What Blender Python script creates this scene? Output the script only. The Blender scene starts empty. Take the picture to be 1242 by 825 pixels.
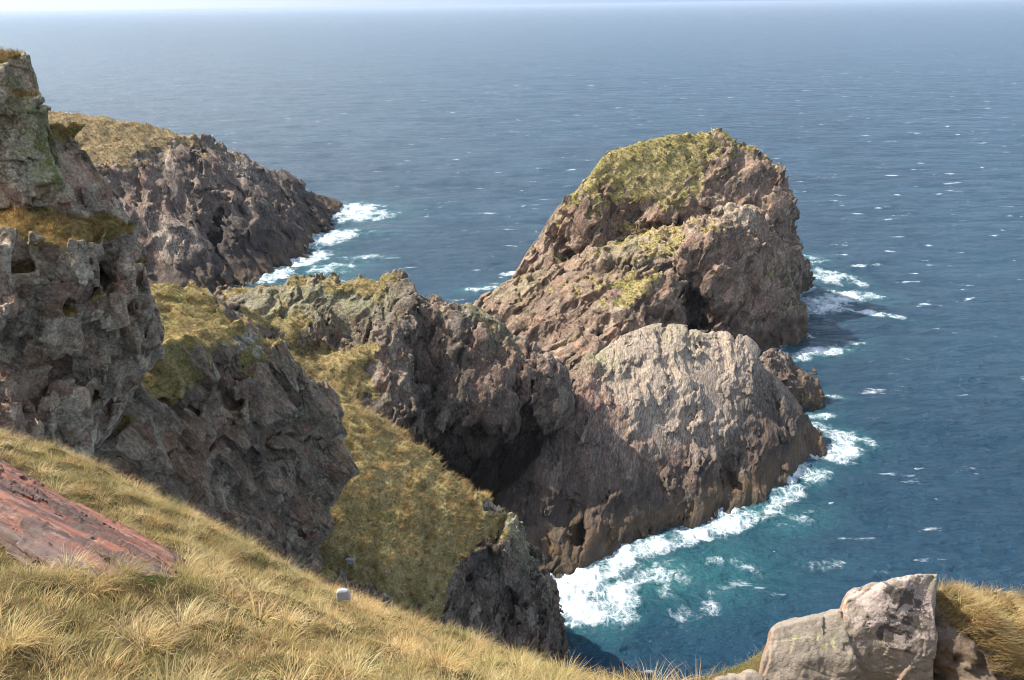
import bpy, bmesh, math, time
import numpy as np
import openvdb
T0 = time.time()
def log(*a): print('[%.1f]' % (time.time() - T0), *a, flush=True)
rng = np.random.default_rng(7)
sc = bpy.context.scene
C = sc.collection
F32 = np.float32

# ------------------------------------------------------------------ camera
FPX, EYE = 950.0, 80.0                      # focal length in pixels of a 1242 px wide picture, eye height above the sea
PITCH, ROLL = math.atan(406.5 / FPX), math.atan(18 / 1242)
cp, sp, cr, sr = math.cos(PITCH), math.sin(PITCH), math.cos(ROLL), math.sin(ROLL)
def ray(px, py):
    X, Y = px - 621, 412.5 - py
    X0, Y0 = X * cr + Y * sr, -X * sr + Y * cr
    return np.array((X0, FPX * cp + Y0 * sp, -FPX * sp + Y0 * cp))
def P(px, py, d):                           # a sighted point at world depth d
    r = ray(px, py); return np.array((0, 0, EYE)) + r * (d / r[1])
def S(px, py, z=0.0):                       # a sighted point at height z
    r = ray(px, py); return np.array((0, 0, EYE)) + r * ((z - EYE) / r[2])
cam_d = bpy.data.cameras.new('camera'); cam = bpy.data.objects.new('camera', cam_d); C.objects.link(cam)
from mathutils import Matrix, Vector
R0, U0, F0 = Vector((1, 0, 0)), Vector((0, sp, cp)), Vector((0, cp, -sp))
right = R0 * cr - U0 * sr; up = R0 * sr + U0 * cr
cam.matrix_world = Matrix(((right.x, up.x, -F0.x, 0), (right.y, up.y, -F0.y, 0), (right.z, up.z, -F0.z, EYE), (0, 0, 0, 1)))
cam_d.sensor_width = 36; cam_d.lens = 36 * FPX / 1242
cam_d.clip_start = 0.1; cam_d.clip_end = 120000
sc.camera = cam

# ------------------------------------------------------------------ light
SUN_EL, SUN_AZ = math.radians(50), math.radians(-78)      # azimuth from +Y towards +X
sdir = Vector((math.sin(SUN_AZ) * math.cos(SUN_EL), math.cos(SUN_AZ) * math.cos(SUN_EL), math.sin(SUN_EL)))
sl = bpy.data.lights.new('sun', 'SUN'); so = bpy.data.objects.new('sun', sl); C.objects.link(so)
sl.energy = 4.2; sl.angle = math.radians(0.5); sl.color = (1, 0.95, 0.87)
so.rotation_euler = sdir.to_track_quat('Z', 'Y').to_euler(); so.location = (-60, 30, 140)
w = bpy.data.worlds.new('World'); sc.world = w; w.use_nodes = True
wn = w.node_tree.nodes; wl = w.node_tree.links
sky = wn.new('ShaderNodeTexSky'); sky.sky_type = 'NISHITA'; sky.sun_disc = False
sky.sun_elevation = SUN_EL; sky.sun_rotation = SUN_AZ % (2 * math.pi); sky.altitude = 60
sky.air_density = 1.0; sky.dust_density = 1.0; sky.ozone_density = 1.0
bg = wn['Background']; bg.inputs['Strength'].default_value = 0.15
# broken white cloud over the blue
tc_ = wn.new('ShaderNodeTexCoord'); mp_ = wn.new('ShaderNodeMapping'); mp_.inputs['Scale'].default_value = (1, 1, 2.4); wl.new(tc_.outputs['Generated'], mp_.inputs[0])
nz_ = wn.new('ShaderNodeTexNoise'); nz_.inputs['Scale'].default_value = 2.3; nz_.inputs['Detail'].default_value = 7; nz_.inputs['Roughness'].default_value = 0.6; wl.new(mp_.outputs[0], nz_.inputs['Vector'])
mr_ = wn.new('ShaderNodeMapRange'); mr_.interpolation_type = 'SMOOTHSTEP'; mr_.inputs[1].default_value = 0.44; mr_.inputs[2].default_value = 0.66; wl.new(nz_.outputs[0], mr_.inputs[0])
sx_ = wn.new('ShaderNodeSeparateXYZ'); wl.new(tc_.outputs['Generated'], sx_.inputs[0])
hb_ = wn.new('ShaderNodeMapRange'); hb_.interpolation_type = 'SMOOTHSTEP'; hb_.inputs[1].default_value = 0.22; hb_.inputs[2].default_value = 0.0; hb_.inputs[3].default_value = 0; hb_.inputs[4].default_value = 0.9; wl.new(sx_.outputs[2], hb_.inputs[0])
lf_ = wn.new('ShaderNodeMapRange'); lf_.interpolation_type = 'SMOOTHSTEP'; lf_.inputs[1].default_value = 0.25; lf_.inputs[2].default_value = -0.55; wl.new(sx_.outputs[0], lf_.inputs[0])
hc_ = wn.new('ShaderNodeMix'); hc_.data_type = 'RGBA'; hc_.inputs[6].default_value = (1.9, 2.6, 3.9, 1); hc_.inputs[7].default_value = (3.7, 4.1, 4.4, 1); wl.new(lf_.outputs[0], hc_.inputs[0])
cm_ = wn.new('ShaderNodeMix'); cm_.data_type = 'RGBA'; cm_.inputs[7].default_value = (4.5, 4.5, 4.55, 1); wl.new(mr_.outputs[0], cm_.inputs[0]); wl.new(sky.outputs[0], cm_.inputs[6])
fm_ = wn.new('ShaderNodeMix'); fm_.data_type = 'RGBA'; wl.new(hb_.outputs[0], fm_.inputs[0]); wl.new(cm_.outputs[2], fm_.inputs[6]); wl.new(hc_.outputs[2], fm_.inputs[7])
wl.new(fm_.outputs[2], bg.inputs[0])
sc.view_settings.view_transform = 'Standard'; sc.view_settings.look = 'None'
sc.view_settings.exposure = 0.78; sc.view_settings.gamma = 1
sc.cycles.max_bounces = 5; sc.cycles.diffuse_bounces = 3; sc.cycles.glossy_bounces = 2; sc.cycles.transmission_bounces = 2
sc.cycles.transparent_max_bounces = 4; sc.cycles.volume_bounces = 0
sc.cycles.sample_clamp_indirect = 4; sc.cycles.pixel_filter_type = 'BLACKMAN_HARRIS'; sc.cycles.filter_width = 1.1

# ------------------------------------------------------------------ noise volumes
def fbm_tile(n, beta, seed, dim=3):
    r = np.random.default_rng(seed)
    k = np.fft.fftfreq(n) * n
    g = np.meshgrid(*([k] * dim), indexing='ij')
    k2 = np.sqrt(sum(a * a for a in g)); k2[(0,) * dim] = 1
    sp_ = np.fft.fftn(r.standard_normal((n,) * dim)) * k2 ** (-beta / 2)
    sp_[(0,) * dim] = 0
    sp_ *= (k2 > 1.5) * (k2 < n * 0.42)
    t = np.fft.ifftn(sp_).real
    return (t / t.std()).astype(F32)
def voronoi_tile(n, cells, seed):
    r = np.random.default_rng(seed)
    cs = n // cells; n = cs * cells
    off = r.random((cells, cells, cells, 3)).astype(F32)
    val = r.uniform(-1, 1, (cells,) * 3).astype(F32)
    nrm = r.standard_normal((cells, cells, cells, 3)).astype(F32); nrm /= np.linalg.norm(nrm, axis=-1, keepdims=True)
    ax = ((np.arange(n) + 0.5) / cs).astype(F32); ic = np.floor(ax).astype(int)
    f1 = np.full((n, n, n), 9, F32); f2 = f1.copy(); fv = np.zeros_like(f1); fp = np.zeros_like(f1)
    for dx in (-1, 0, 1):
        for dy in (-1, 0, 1):
            for dz in (-1, 0, 1):
                I, J, K = (ic + dx) % cells, (ic + dy) % cells, (ic + dz) % cells
                o = off[I][:, J][:, :, K]; nn = nrm[I][:, J][:, :, K]; v = val[I][:, J][:, :, K]
                vx = ax[:, None, None] - (ic + dx)[:, None, None] - o[..., 0]
                vy = ax[None, :, None] - (ic + dy)[None, :, None] - o[..., 1]
                vz = ax[None, None, :] - (ic + dz)[None, None, :] - o[..., 2]
                d = np.sqrt(vx * vx + vy * vy + vz * vz)
                near = d < f1
                f2 = np.where(near, f1, np.minimum(f2, d)); f1 = np.where(near, d, f1)
                fv = np.where(near, v, fv)
                fp = np.where(near, vx * nn[..., 0] + vy * nn[..., 1] + vz * nn[..., 2], fp)
    return (0.5 * fv + 0.9 * fp).astype(F32), (f2 - f1).astype(F32), fv
TF = [fbm_tile(96, 4.9, s) for s in (1, 2, 3)]
TG = fbm_tile(96, 3.4, 4); TS = [fbm_tile(96, 6.6, s) for s in (11, 12, 13)]
VC = 8
TV, TCR, TID = voronoi_tile(96, VC, 5)
log('tiles')
def tri(t, q):
    """periodic trilinear lookup, q in tile units (one period = 1)"""
    n = t.shape[0]; q = (q - np.floor(q)) * n
    i = q.astype(np.int32); f = (q - i).astype(F32); i %= n; j = (i + 1) % n
    tf = t.ravel(); n2 = n * n
    x0, x1, y0, y1, z0, z1 = i[:, 0] * n2, j[:, 0] * n2, i[:, 1] * n, j[:, 1] * n, i[:, 2], j[:, 2]
    fx, fy, fz = f[:, 0], f[:, 1], f[:, 2]
    a = tf[x0 + y0 + z0] * (1 - fz) + tf[x0 + y0 + z1] * fz
    b = tf[x0 + y1 + z0] * (1 - fz) + tf[x0 + y1 + z1] * fz
    a = a * (1 - fy) + b * fy
    b = tf[x1 + y0 + z0] * (1 - fz) + tf[x1 + y0 + z1] * fz
    c = tf[x1 + y1 + z0] * (1 - fz) + tf[x1 + y1 + z1] * fz
    b = b * (1 - fy) + c * fy
    return a * (1 - fx) + b * fx
def fbm(p, wl, k=0):        # wl = wavelength of the coarsest octave
    return tri(TF[k], p / F32(wl * 2) + F32(0.137 * k))
def facet(q, cell, s=0.0):  # angular blocks, returns offset and distance to the joint
    u = q / F32(cell * VC) + F32(s)
    return tri(TV, u), tri(TCR, u)
def sstep(a, b, x):
    t = np.clip((x - a) / (b - a), 0, 1); return t * t * (3 - 2 * t)
def frame(axis, st=(1, 1, 1)):      # rows: lineation axis, cross, normal; divided by stretch
    a = np.array(axis, float); a /= np.linalg.norm(a)
    h = np.array((0, 0, 1.0)) if abs(a[2]) < 0.9 else np.array((0, 1.0, 0))
    b = np.cross(h, a); b /= np.linalg.norm(b); c = np.cross(a, b)
    return np.stack((a / st[0], b / st[1], c / st[2])).astype(F32)

# ------------------------------------------------------------------ solids
class Hull:
    def __init__(s, pts, round_=0.0):
        bm = bmesh.new()
        for p in pts: bm.verts.new(p)
        bmesh.ops.convex_hull(bm, input=bm.verts); bm.normal_update()
        cen = np.mean(pts, axis=0); pl = []
        for f in bm.faces:
            if f.calc_area() < 1e-7: continue
            n = np.array(f.normal); d = -n.dot(np.array(f.verts[0].co))
            if n.dot(cen) + d > 0: n, d = -n, -d
            if any(abs(n.dot(m) - 1) < 1e-5 and abs(d - e) < 1e-3 for m, e in pl): continue
            pl.append((n, d))
        s.n = np.array([a for a, _ in pl], F32); s.d = np.array([b for _, b in pl], F32)
        s.lo = np.min(pts, axis=0); s.hi = np.max(pts, axis=0); s.r = round_; bm.free()
    def __call__(s, p):
        f = None
        for n, d in zip(s.n, s.d):
            v = p @ n + d
            if f is None: f = v
            elif s.r:
                h = np.maximum(s.r - np.abs(f - v), 0) / s.r; f = np.maximum(f, v) + h * h * s.r * F32(0.25)
            else: f = np.maximum(f, v)
        return f
class Ball:
    def __init__(s, c, r, rot=0.0):
        s.c = np.array(c, F32); s.r = np.array(r, F32); s.rot = rot
    def __call__(s, p):
        q = p - s.c
        if s.rot:
            a, b = math.cos(s.rot), math.sin(s.rot)
            q = np.stack((q[:, 0] * a + q[:, 2] * b, q[:, 1], -q[:, 0] * b + q[:, 2] * a), -1)
        return (np.linalg.norm(q / s.r, axis=1) - 1) * s.r.min()
def smin(a, b, k):
    h = np.maximum(k - np.abs(a - b), 0) / k; return np.minimum(a, b) - h * h * k * F32(0.25)
def pts(*l, drop=None, back=None, spread=0.0, bz=-4.0):
    """sighted points; drop: also their feet at height drop; back: also feet pushed that far away"""
    o = []
    for a in l:
        if len(a) == 2: o.append(S(*a))
        elif a[2] == 'z': o.append(S(a[0], a[1], a[3]))
        else: o.append(P(*a))
    r = list(o)
    if drop is not None:
        c = np.mean(o, axis=0)
        for p in o:
            d = p - c; r.append(np.array((p[0] + spread * np.sign(d[0]), p[1], drop)))
    if back is not None:
        for p in o: r.append(np.array((p[0], p[1] + back, bz)))
    return r

def tps_fit(xy, z):
    d = np.linalg.norm(xy[:, None] - xy[None], axis=2); K = np.where(d > 0, d * d * np.log(d + 1e-12), 0) + np.eye(len(xy)) * 0.02
    Q = np.concatenate((np.ones((len(xy), 1)), xy), 1); n = len(xy)
    A = np.zeros((n + 3, n + 3)); A[:n, :n] = K; A[:n, n:] = Q; A[n:, :n] = Q.T
    return np.linalg.solve(A, np.concatenate((z, np.zeros(3))))
def in_poly(xy, poly):
    r = np.zeros(len(xy), bool); j = len(poly) - 1
    for i in range(len(poly)):
        a, b = poly[i], poly[j]
        r ^= ((a[1] > xy[:, 1]) != (b[1] > xy[:, 1])) & (xy[:, 0] < (b[0] - a[0]) * (xy[:, 1] - a[1]) / (b[1] - a[1] + 1e-12) + a[0]); j = i
    return r
def face_blocks(n, poly, ctrl, size, aspect, ang, proud, dp, rg):
    """joint-bounded blocks standing proud of a cliff face; ctrl: sighted points with the depth of the face"""
    ctrl = np.array(ctrl, float); W = tps_fit(ctrl[:, :2] / 100, ctrl[:, 2])
    def dep(x, y):
        q = np.array((x, y)) / 100; d2 = ((q - ctrl[:, :2] / 100) ** 2).sum(1)
        return (0.5 * d2 * np.log(d2 + 1e-12)) @ W[:-3] + W[-3] + q @ W[-2:]
    poly = np.array(poly, float); out = []
    while len(out) < n:
        c = rg.uniform(poly.min(0), poly.max(0))
        if not in_poly(c[None], poly)[0]: continue
        a = rg.uniform(*size); b = a * rg.uniform(*aspect); th = math.radians(rg.uniform(*ang)); co, si = math.cos(th), math.sin(th)
        pr = rg.uniform(*proud); tx, ty = rg.normal(0, .25, 2)
        f, bk = [], []
        for u, v in ((-1, -1), (1, -1), (1, 1), (-1, 1)):
            u_, v_ = u * a / 2 * rg.uniform(.8, 1.1), v * b / 2 * rg.uniform(.8, 1.1)
            x, y = c[0] + u_ * co - v_ * si, c[1] + u_ * si + v_ * co
            d = dep(*c) - pr + tx * u * pr + ty * v * pr
            f.append(P(x, y, d)); bk.append(P(x, y, dep(x, y) + dp))
        out.append(Hull(f + bk, 0.05))
    return out
class Mass:
    def __init__(s, adds, subs=(), k=1.5, ksub=1.0, h=0.3, rock=None, tuft=(1.0, 0.2), grass=None, blobs=(), tone=(), zmin=None, band=None, bounds=None):
        s.__dict__.update(adds=adds, subs=subs, k=k, ksub=ksub, h=h, rock=rock, tuft=tuft, grass=grass, blobs=blobs, tone=tone, zmin=zmin)
        lo = np.min([a.lo for a in adds], axis=0); hi = np.max([a.hi for a in adds], axis=0)
        if bounds is not None: lo, hi = np.maximum(lo, bounds[0]), np.minimum(hi, bounds[1])
        if zmin is not None: lo[2] = max(lo[2], zmin)
        s.band = band or 6 * h; s.lo = lo - s.band - 4 * h; s.hi = hi + s.band + 4 * h
    def base(s, p):
        f = np.full(len(p), 20, F32); lo, hi = p.min(0), p.max(0); mg = s.band + s.k + 4 * s.h
        for a in s.adds:
            if len(s.adds) > 12 and ((a.lo - mg > hi).any() or (a.hi + mg < lo).any()): continue
            f = smin(f, a(p), s.k)
        for b in s.subs: f = -smin(-f, b(p), s.ksub)
        return f
    def tonev(s, p):
        o = np.zeros((len(p), 4), F32)
        for ch, c, r, v in s.tone:
            d2 = np.sum(((p - np.array(c, F32)) / F32(r)) ** 2, axis=1); o[:, ch] += F32(v) * np.exp(-d2)
        return o
    def build(s):
        M = 3; H = s.h * M
        nc = np.ceil((s.hi - s.lo) / H).astype(int) + 2
        ax = [(s.lo[i] + H * np.arange(nc[i])).astype(F32) for i in range(3)]
        g = np.stack(np.meshgrid(*ax, indexing='ij'), -1).reshape(-1, 3)
        f = np.concatenate([s.base(c) for c in np.array_split(g, max(1, len(g) // (400000 if len(s.adds) < 12 else 40000)))]).reshape(nc)
        gr = np.stack(np.gradient(f), -1); gz = gr[..., 2] / (np.linalg.norm(gr, axis=-1) + 1e-6)
        # a smoothed slope field for the turf
        for _ in range(2):
            for a in range(3):
                gz = (np.roll(gz, 1, a) + 2 * gz + np.roll(gz, -1, a)) / 4
        s.gz = gz.astype(F32); s.H = H
        def up(t, a):
            n = t.shape[a]; m = (n - 1) * M + 1
            i = np.minimum(np.arange(m) // M, n - 2); fr = (np.arange(m) - i * M).astype(F32) / M
            sh = [1, 1, 1]; sh[a] = m; fr = fr.reshape(sh)
            return np.take(t, i, a) * (1 - fr) + np.take(t, i + 1, a) * fr
        ff = f.astype(F32)
        for a in range(3): ff = up(ff, a)
        idx = np.flatnonzero(np.abs(ff).ravel() < s.band)
        shp = ff.shape; flat = ff.ravel()
        for c in np.array_split(idx, max(1, len(idx) // (500000 if len(s.adds) < 12 else 60000))):
            i, j, k = np.unravel_index(c, shp)
            p = (np.stack((i, j, k), -1) * s.h + s.lo).astype(F32)
            flat[c] = s.base(p) - s.disp(p)
        ff = np.clip(flat.reshape(shp), -s.band, s.band)
        # close the box
        for a in range(3):
            sl_ = [slice(None)] * 3
            for e in (0, -1): sl_[a] = e; ff[tuple(sl_)] = s.band
        gd = openvdb.FloatGrid(float(s.band)); gd.copyFromArray(np.ascontiguousarray(ff))
        v, q = gd.convertToQuads(0.0)
        v = np.asarray(v, F32); q = np.asarray(q, np.int64)
        # keep large connected pieces only
        lab = np.arange(len(v)); e = np.concatenate((q[:, [0, 1]], q[:, [1, 2]], q[:, [2, 3]]))
        for _ in range(60):
            m = np.minimum(lab[e[:, 0]], lab[e[:, 1]]); old = lab.copy()
            np.minimum.at(lab, lab[e[:, 0]], m); np.minimum.at(lab, lab[e[:, 1]], m)
            np.minimum.at(lab, e[:, 0], m); np.minimum.at(lab, e[:, 1], m)
            lab = lab[lab]; lab = lab[lab]
            if (lab == old).all(): break
        u, cnt = np.unique(lab, return_counts=True); keep = np.isin(lab, [u[cnt.argmax()]])
        mp = np.cumsum(keep) - 1; q = mp[q[keep[q[:, 0]]]]; v = v[keep]
        v = v * F32(s.h) + s.lo.astype(F32)
        m0 = v.mean(0); a, b, c_ = v[q[:, 0]] - m0, v[q[:, 1]] - m0, v[q[:, 2]] - m0
        if np.einsum('ij,ij->i', a, np.cross(b, c_)).sum() < 0: q = q[:, ::-1]
        s.v, s.q = v, q
        s.g = np.concatenate([s.gmask(c) for c in np.array_split(v, max(1, len(v) // 500000))]) if s.grass else np.zeros(len(v), F32)
        s.t = s.tonev(v)
        return s
    def gmask(s, p):
        if not s.grass: return np.zeros(len(p), F32)
        lo, hi, zlo, zhi, amp = s.grass
        i = np.clip((p - s.lo) / s.H, 0, np.array(s.gz.shape) - 1.001); ii = i.astype(int)
        f = (i - ii).astype(F32); o = 0
        for dx in (0, 1):
            for dy in (0, 1):
                for dz in (0, 1):
                    o = o + s.gz[ii[:, 0] + dx, ii[:, 1] + dy, ii[:, 2] + dz] * np.abs(1 - dx - f[:, 0]) * np.abs(1 - dy - f[:, 1]) * np.abs(1 - dz - f[:, 2])
        o = o + amp * (fbm(p, 7, 0) * 0.5 + fbm(p, 1.8, 1) * 0.35)
        for c, r, v in s.blobs: o = o + F32(v) * np.exp(-np.sum(((p - np.array(c, F32)) / F32(r)) ** 2, axis=1))
        return (sstep(lo, hi, o) * sstep(zlo, zhi, p[:, 2] + 2 * fbm(p, 6, 2))).astype(F32)
    def disp(s, p):
        d = s.rock(p)
        if s.grass:
            g = s.gmask(p)
            tw, ta = s.tuft
            t = 0.45 * ta * fbm(p, tw * 2.5, 1) + 0.6 * ta * fbm(p, tw * 8, 2)
            d = d * (1 - g) + (t + 0.2 * d) * g
        return d

def hsh(*i):
    h = np.zeros(len(i[0]), np.uint32)
    for k, a in zip((374761393, 668265263, 2246822519, 3266489917), i): h = (h ^ (a.astype(np.int64) & 0xffffffff).astype(np.uint32) * np.uint32(k)) * np.uint32(2654435761); h ^= h >> np.uint32(15)
    return h
def u01(h, s=0): return (((h >> np.uint32(s)) & np.uint32(1023)).astype(F32)) / F32(1023)
def blocks(q, sp_, seed=0):
    """jointed blocks: three sets of staggered joint planes; offset of each block face and distance to its joints"""
    u = q / np.array(sp_, F32); u0 = u[:, 2]; i0 = np.floor(u0)
    h0 = hsh(i0 + seed); u1 = u[:, 0] + u01(h0) * 7; i1 = np.floor(u1)
    h1 = hsh(i0 + seed, i1); u2 = u[:, 1] + u01(h1) * 7; i2 = np.floor(u2)
    h = hsh(i0 + seed, i1, i2)
    f0, f1, f2 = u0 - i0 - F32(.5), u1 - i1 - F32(.5), u2 - i2 - F32(.5)
    off = u01(h) - F32(.5) + (u01(h, 8) - F32(.5)) * f0 * F32(1.3) + (u01(h, 14) - F32(.5)) * f1 * F32(1.3) + (u01(h, 20) - F32(.5)) * f2 * F32(1.3)
    e = F32(.5) - np.maximum(np.maximum(np.abs(f0), np.abs(f1)), np.abs(f2))
    return off, e, u01(h, 5)
def rocky(S_, big=1.0, mid=1.0, small=1.0, crack=1.0, axis=(0, 0, 1), st=(1, 1, 1), rough=1.0, warp=0.5, blk=0.5, rib=0.0, ribst=6.0, bamp=1.4, strata=None):
    B = frame(axis, st)
    B1 = frame(axis); B2 = frame(axis, (ribst, 1, 1))
    if strata:
        nn = np.array(strata[0], float); nn /= np.linalg.norm(nn); aa = np.cross(nn, (0.31, 0.9, 0.3)); aa /= np.linalg.norm(aa)
        B3_ = np.stack((aa, np.cross(nn, aa), nn)).astype(F32); lam, sam = strata[1:]
    def fn(p):
        q = p @ B.T
        w0 = np.stack([tri(t_, p / F32(16 * S_)) for t_ in TS], -1)
        qw = q + w0 * F32(warp * S_)
        a, ca = facet(qw, 6.5 * S_, 0.1)
        b, cb = facet(qw, 2.3 * S_, 0.37)
        c, cc = facet(qw, 0.9 * S_, 0.71)
        brk = sstep(-0.7, 0.9, fbm(p, 9 * S_, 1))
        d = big * (1.25 * S_ * a + 0.6 * S_ * fbm(p, 13 * S_, 2)) + (1 - blk) * mid * 0.62 * S_ * b + (1 - 0.6 * blk) * small * 0.22 * S_ * c * (0.35 + brk)
        d = d - crack * S_ * (0.28 * (1 - sstep(0.0, 0.07, ca)) + 0.14 * (1 - sstep(0, 0.07, cb)) * brk)
        if blk:
            qb = (p @ B1.T) + w0 * F32(0.35 * S_)
            o1, e1, r1 = blocks(qb, (3.2 * S_ * st[0] ** .6, 2.4 * S_, 1.7 * S_), 3)
            o2, e2, r2 = blocks(qb + F32(.3), (1.15 * S_ * st[0] ** .6, .9 * S_, .62 * S_), 11)
            d = d + blk * (bamp * mid * S_ * o1 + small * 0.45 * S_ * o2 * (0.3 + brk)) - crack * blk * S_ * (0.22 * (1 - sstep(.0, .05, e1)) + 0.07 * (1 - sstep(0, .09, e2)) * brk)
        if strata:
            qs = p @ B3_.T + w0 * F32(0.9 * S_)
            o1, e1, r1 = blocks(qs, (11 * lam, 8 * lam, lam), 21); o2, e2, r2 = blocks(qs + F32(.7), (6 * lam, 4 * lam, .34 * lam), 33)
            d = d + sam * (o1 + 0.22 * o2) * (0.35 + 0.65 * brk) - sam * 0.25 * (1 - sstep(0, .06, e1))
        if rib:
            qr = p @ B2.T + w0 * F32(0.5 * S_)
            r1 = np.abs(fbm(qr, 6 * S_, 1)); r2 = np.abs(fbm(qr, 2.1 * S_, 0))
            d = d + rib * S_ * (1.1 * np.minimum(r1, 1.6) + 0.22 * np.minimum(r2, 1.6) - 0.8)
        return d + rough * 0.045 * S_ * tri(TG, qw / F32(3 * S_))
    return fn

# ------------------------------------------------------------------ meshes
def mesh_obj(name, v, f, mat, label=None, cat=None, kind=None, group=None, attrs=None, smooth=True, parent=None):
    me = bpy.data.meshes.new(name); n = len(v); k = f.shape[1]
    me.vertices.add(n); me.vertices.foreach_set('co', np.ascontiguousarray(v, F32).ravel())
    me.loops.add(f.size); me.loops.foreach_set('vertex_index', np.ascontiguousarray(f, np.int32).ravel())
    me.polygons.add(len(f)); me.polygons.foreach_set('loop_start', np.arange(0, f.size, k, dtype=np.int32))
    me.polygons.foreach_set('use_smooth', np.full(len(f), smooth))
    for an, av in (attrs or {}).items():
        if av.ndim == 1:
            at = me.attributes.new(an, 'FLOAT', 'POINT'); at.data.foreach_set('value', np.ascontiguousarray(av, F32))
        else:
            at = me.attributes.new(an, 'FLOAT_COLOR', 'POINT'); at.data.foreach_set('color', np.ascontiguousarray(av, F32).ravel())
    me.update(calc_edges=True); me.validate()
    me.materials.append(mat)
    o = bpy.data.objects.new(name, me); C.objects.link(o)
    if parent: o.parent = parent
    if label: o['label'] = label
    if cat: o['category'] = cat
    if kind: o['kind'] = kind
    if group: o['group'] = group
    return o

# ------------------------------------------------------------------ materials
class NT:
    def __init__(s, name):
        s.m = bpy.data.materials.new(name); s.m.use_nodes = True; s.t = s.m.node_tree
        s.b = s.t.nodes['Principled BSDF']; s.out = s.t.nodes['Material Output']
    def n(s, typ, ins=None, **kw):
        nd = s.t.nodes.new('ShaderNode' + typ)
        for k, v in kw.items(): setattr(nd, k, v)
        for k, v in (ins or {}).items(): s.set(nd.inputs[k], v)
        return nd
    def set(s, sock, v):
        if hasattr(v, 'is_linked') or isinstance(v, bpy.types.NodeSocket): s.t.links.new(v, sock)
        else:
            if isinstance(v, tuple) and len(v) == 3 and sock.type == 'RGBA': v = v + (1,)
            sock.default_value = v
    def m2(s, op, a, b=0.0, c=0.0, clamp=False):
        nd = s.n('Math', operation=op, use_clamp=clamp)
        for i, v in enumerate((a, b, c)): s.set(nd.inputs[i], v)
        return nd.outputs[0]
    def mix(s, fac, a, b, mode='MIX'):
        nd = s.n('Mix', data_type='RGBA', blend_type=mode, clamp_factor=True)
        s.set(nd.inputs[0], fac); s.set(nd.inputs[6], a); s.set(nd.inputs[7], b)
        return nd.outputs[2]
    def ss(s, x, a, b):
        nd = s.n('MapRange', interpolation_type='SMOOTHSTEP'); s.set(nd.inputs[0], x)
        s.set(nd.inputs[1], a); s.set(nd.inputs[2], b); return nd.outputs[0]
    def noise(s, vec, scale, detail=4, rough=0.6, dist=0.0, out=0):
        return s.n('TexNoise', {'Vector': vec, 'Scale': scale, 'Detail': detail, 'Roughness': rough, 'Distortion': dist}).outputs[out]
    def vor(s, vec, scale, feature='F1', rnd=1.0):
        return s.n('TexVoronoi', {'Vector': vec, 'Scale': scale, 'Randomness': rnd}, feature=feature)
    def attr(s, name, out='Fac'):
        return s.n('Attribute', attribute_name=name).outputs[out]
    def mapping(s, vec, rot=(0, 0, 0), scale=(1, 1, 1)):
        return s.n('Mapping', {'Vector': vec, 'Rotation': rot, 'Scale': scale}).outputs[0]
    def pos(s): return s.n('NewGeometry').outputs['Position']

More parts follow.
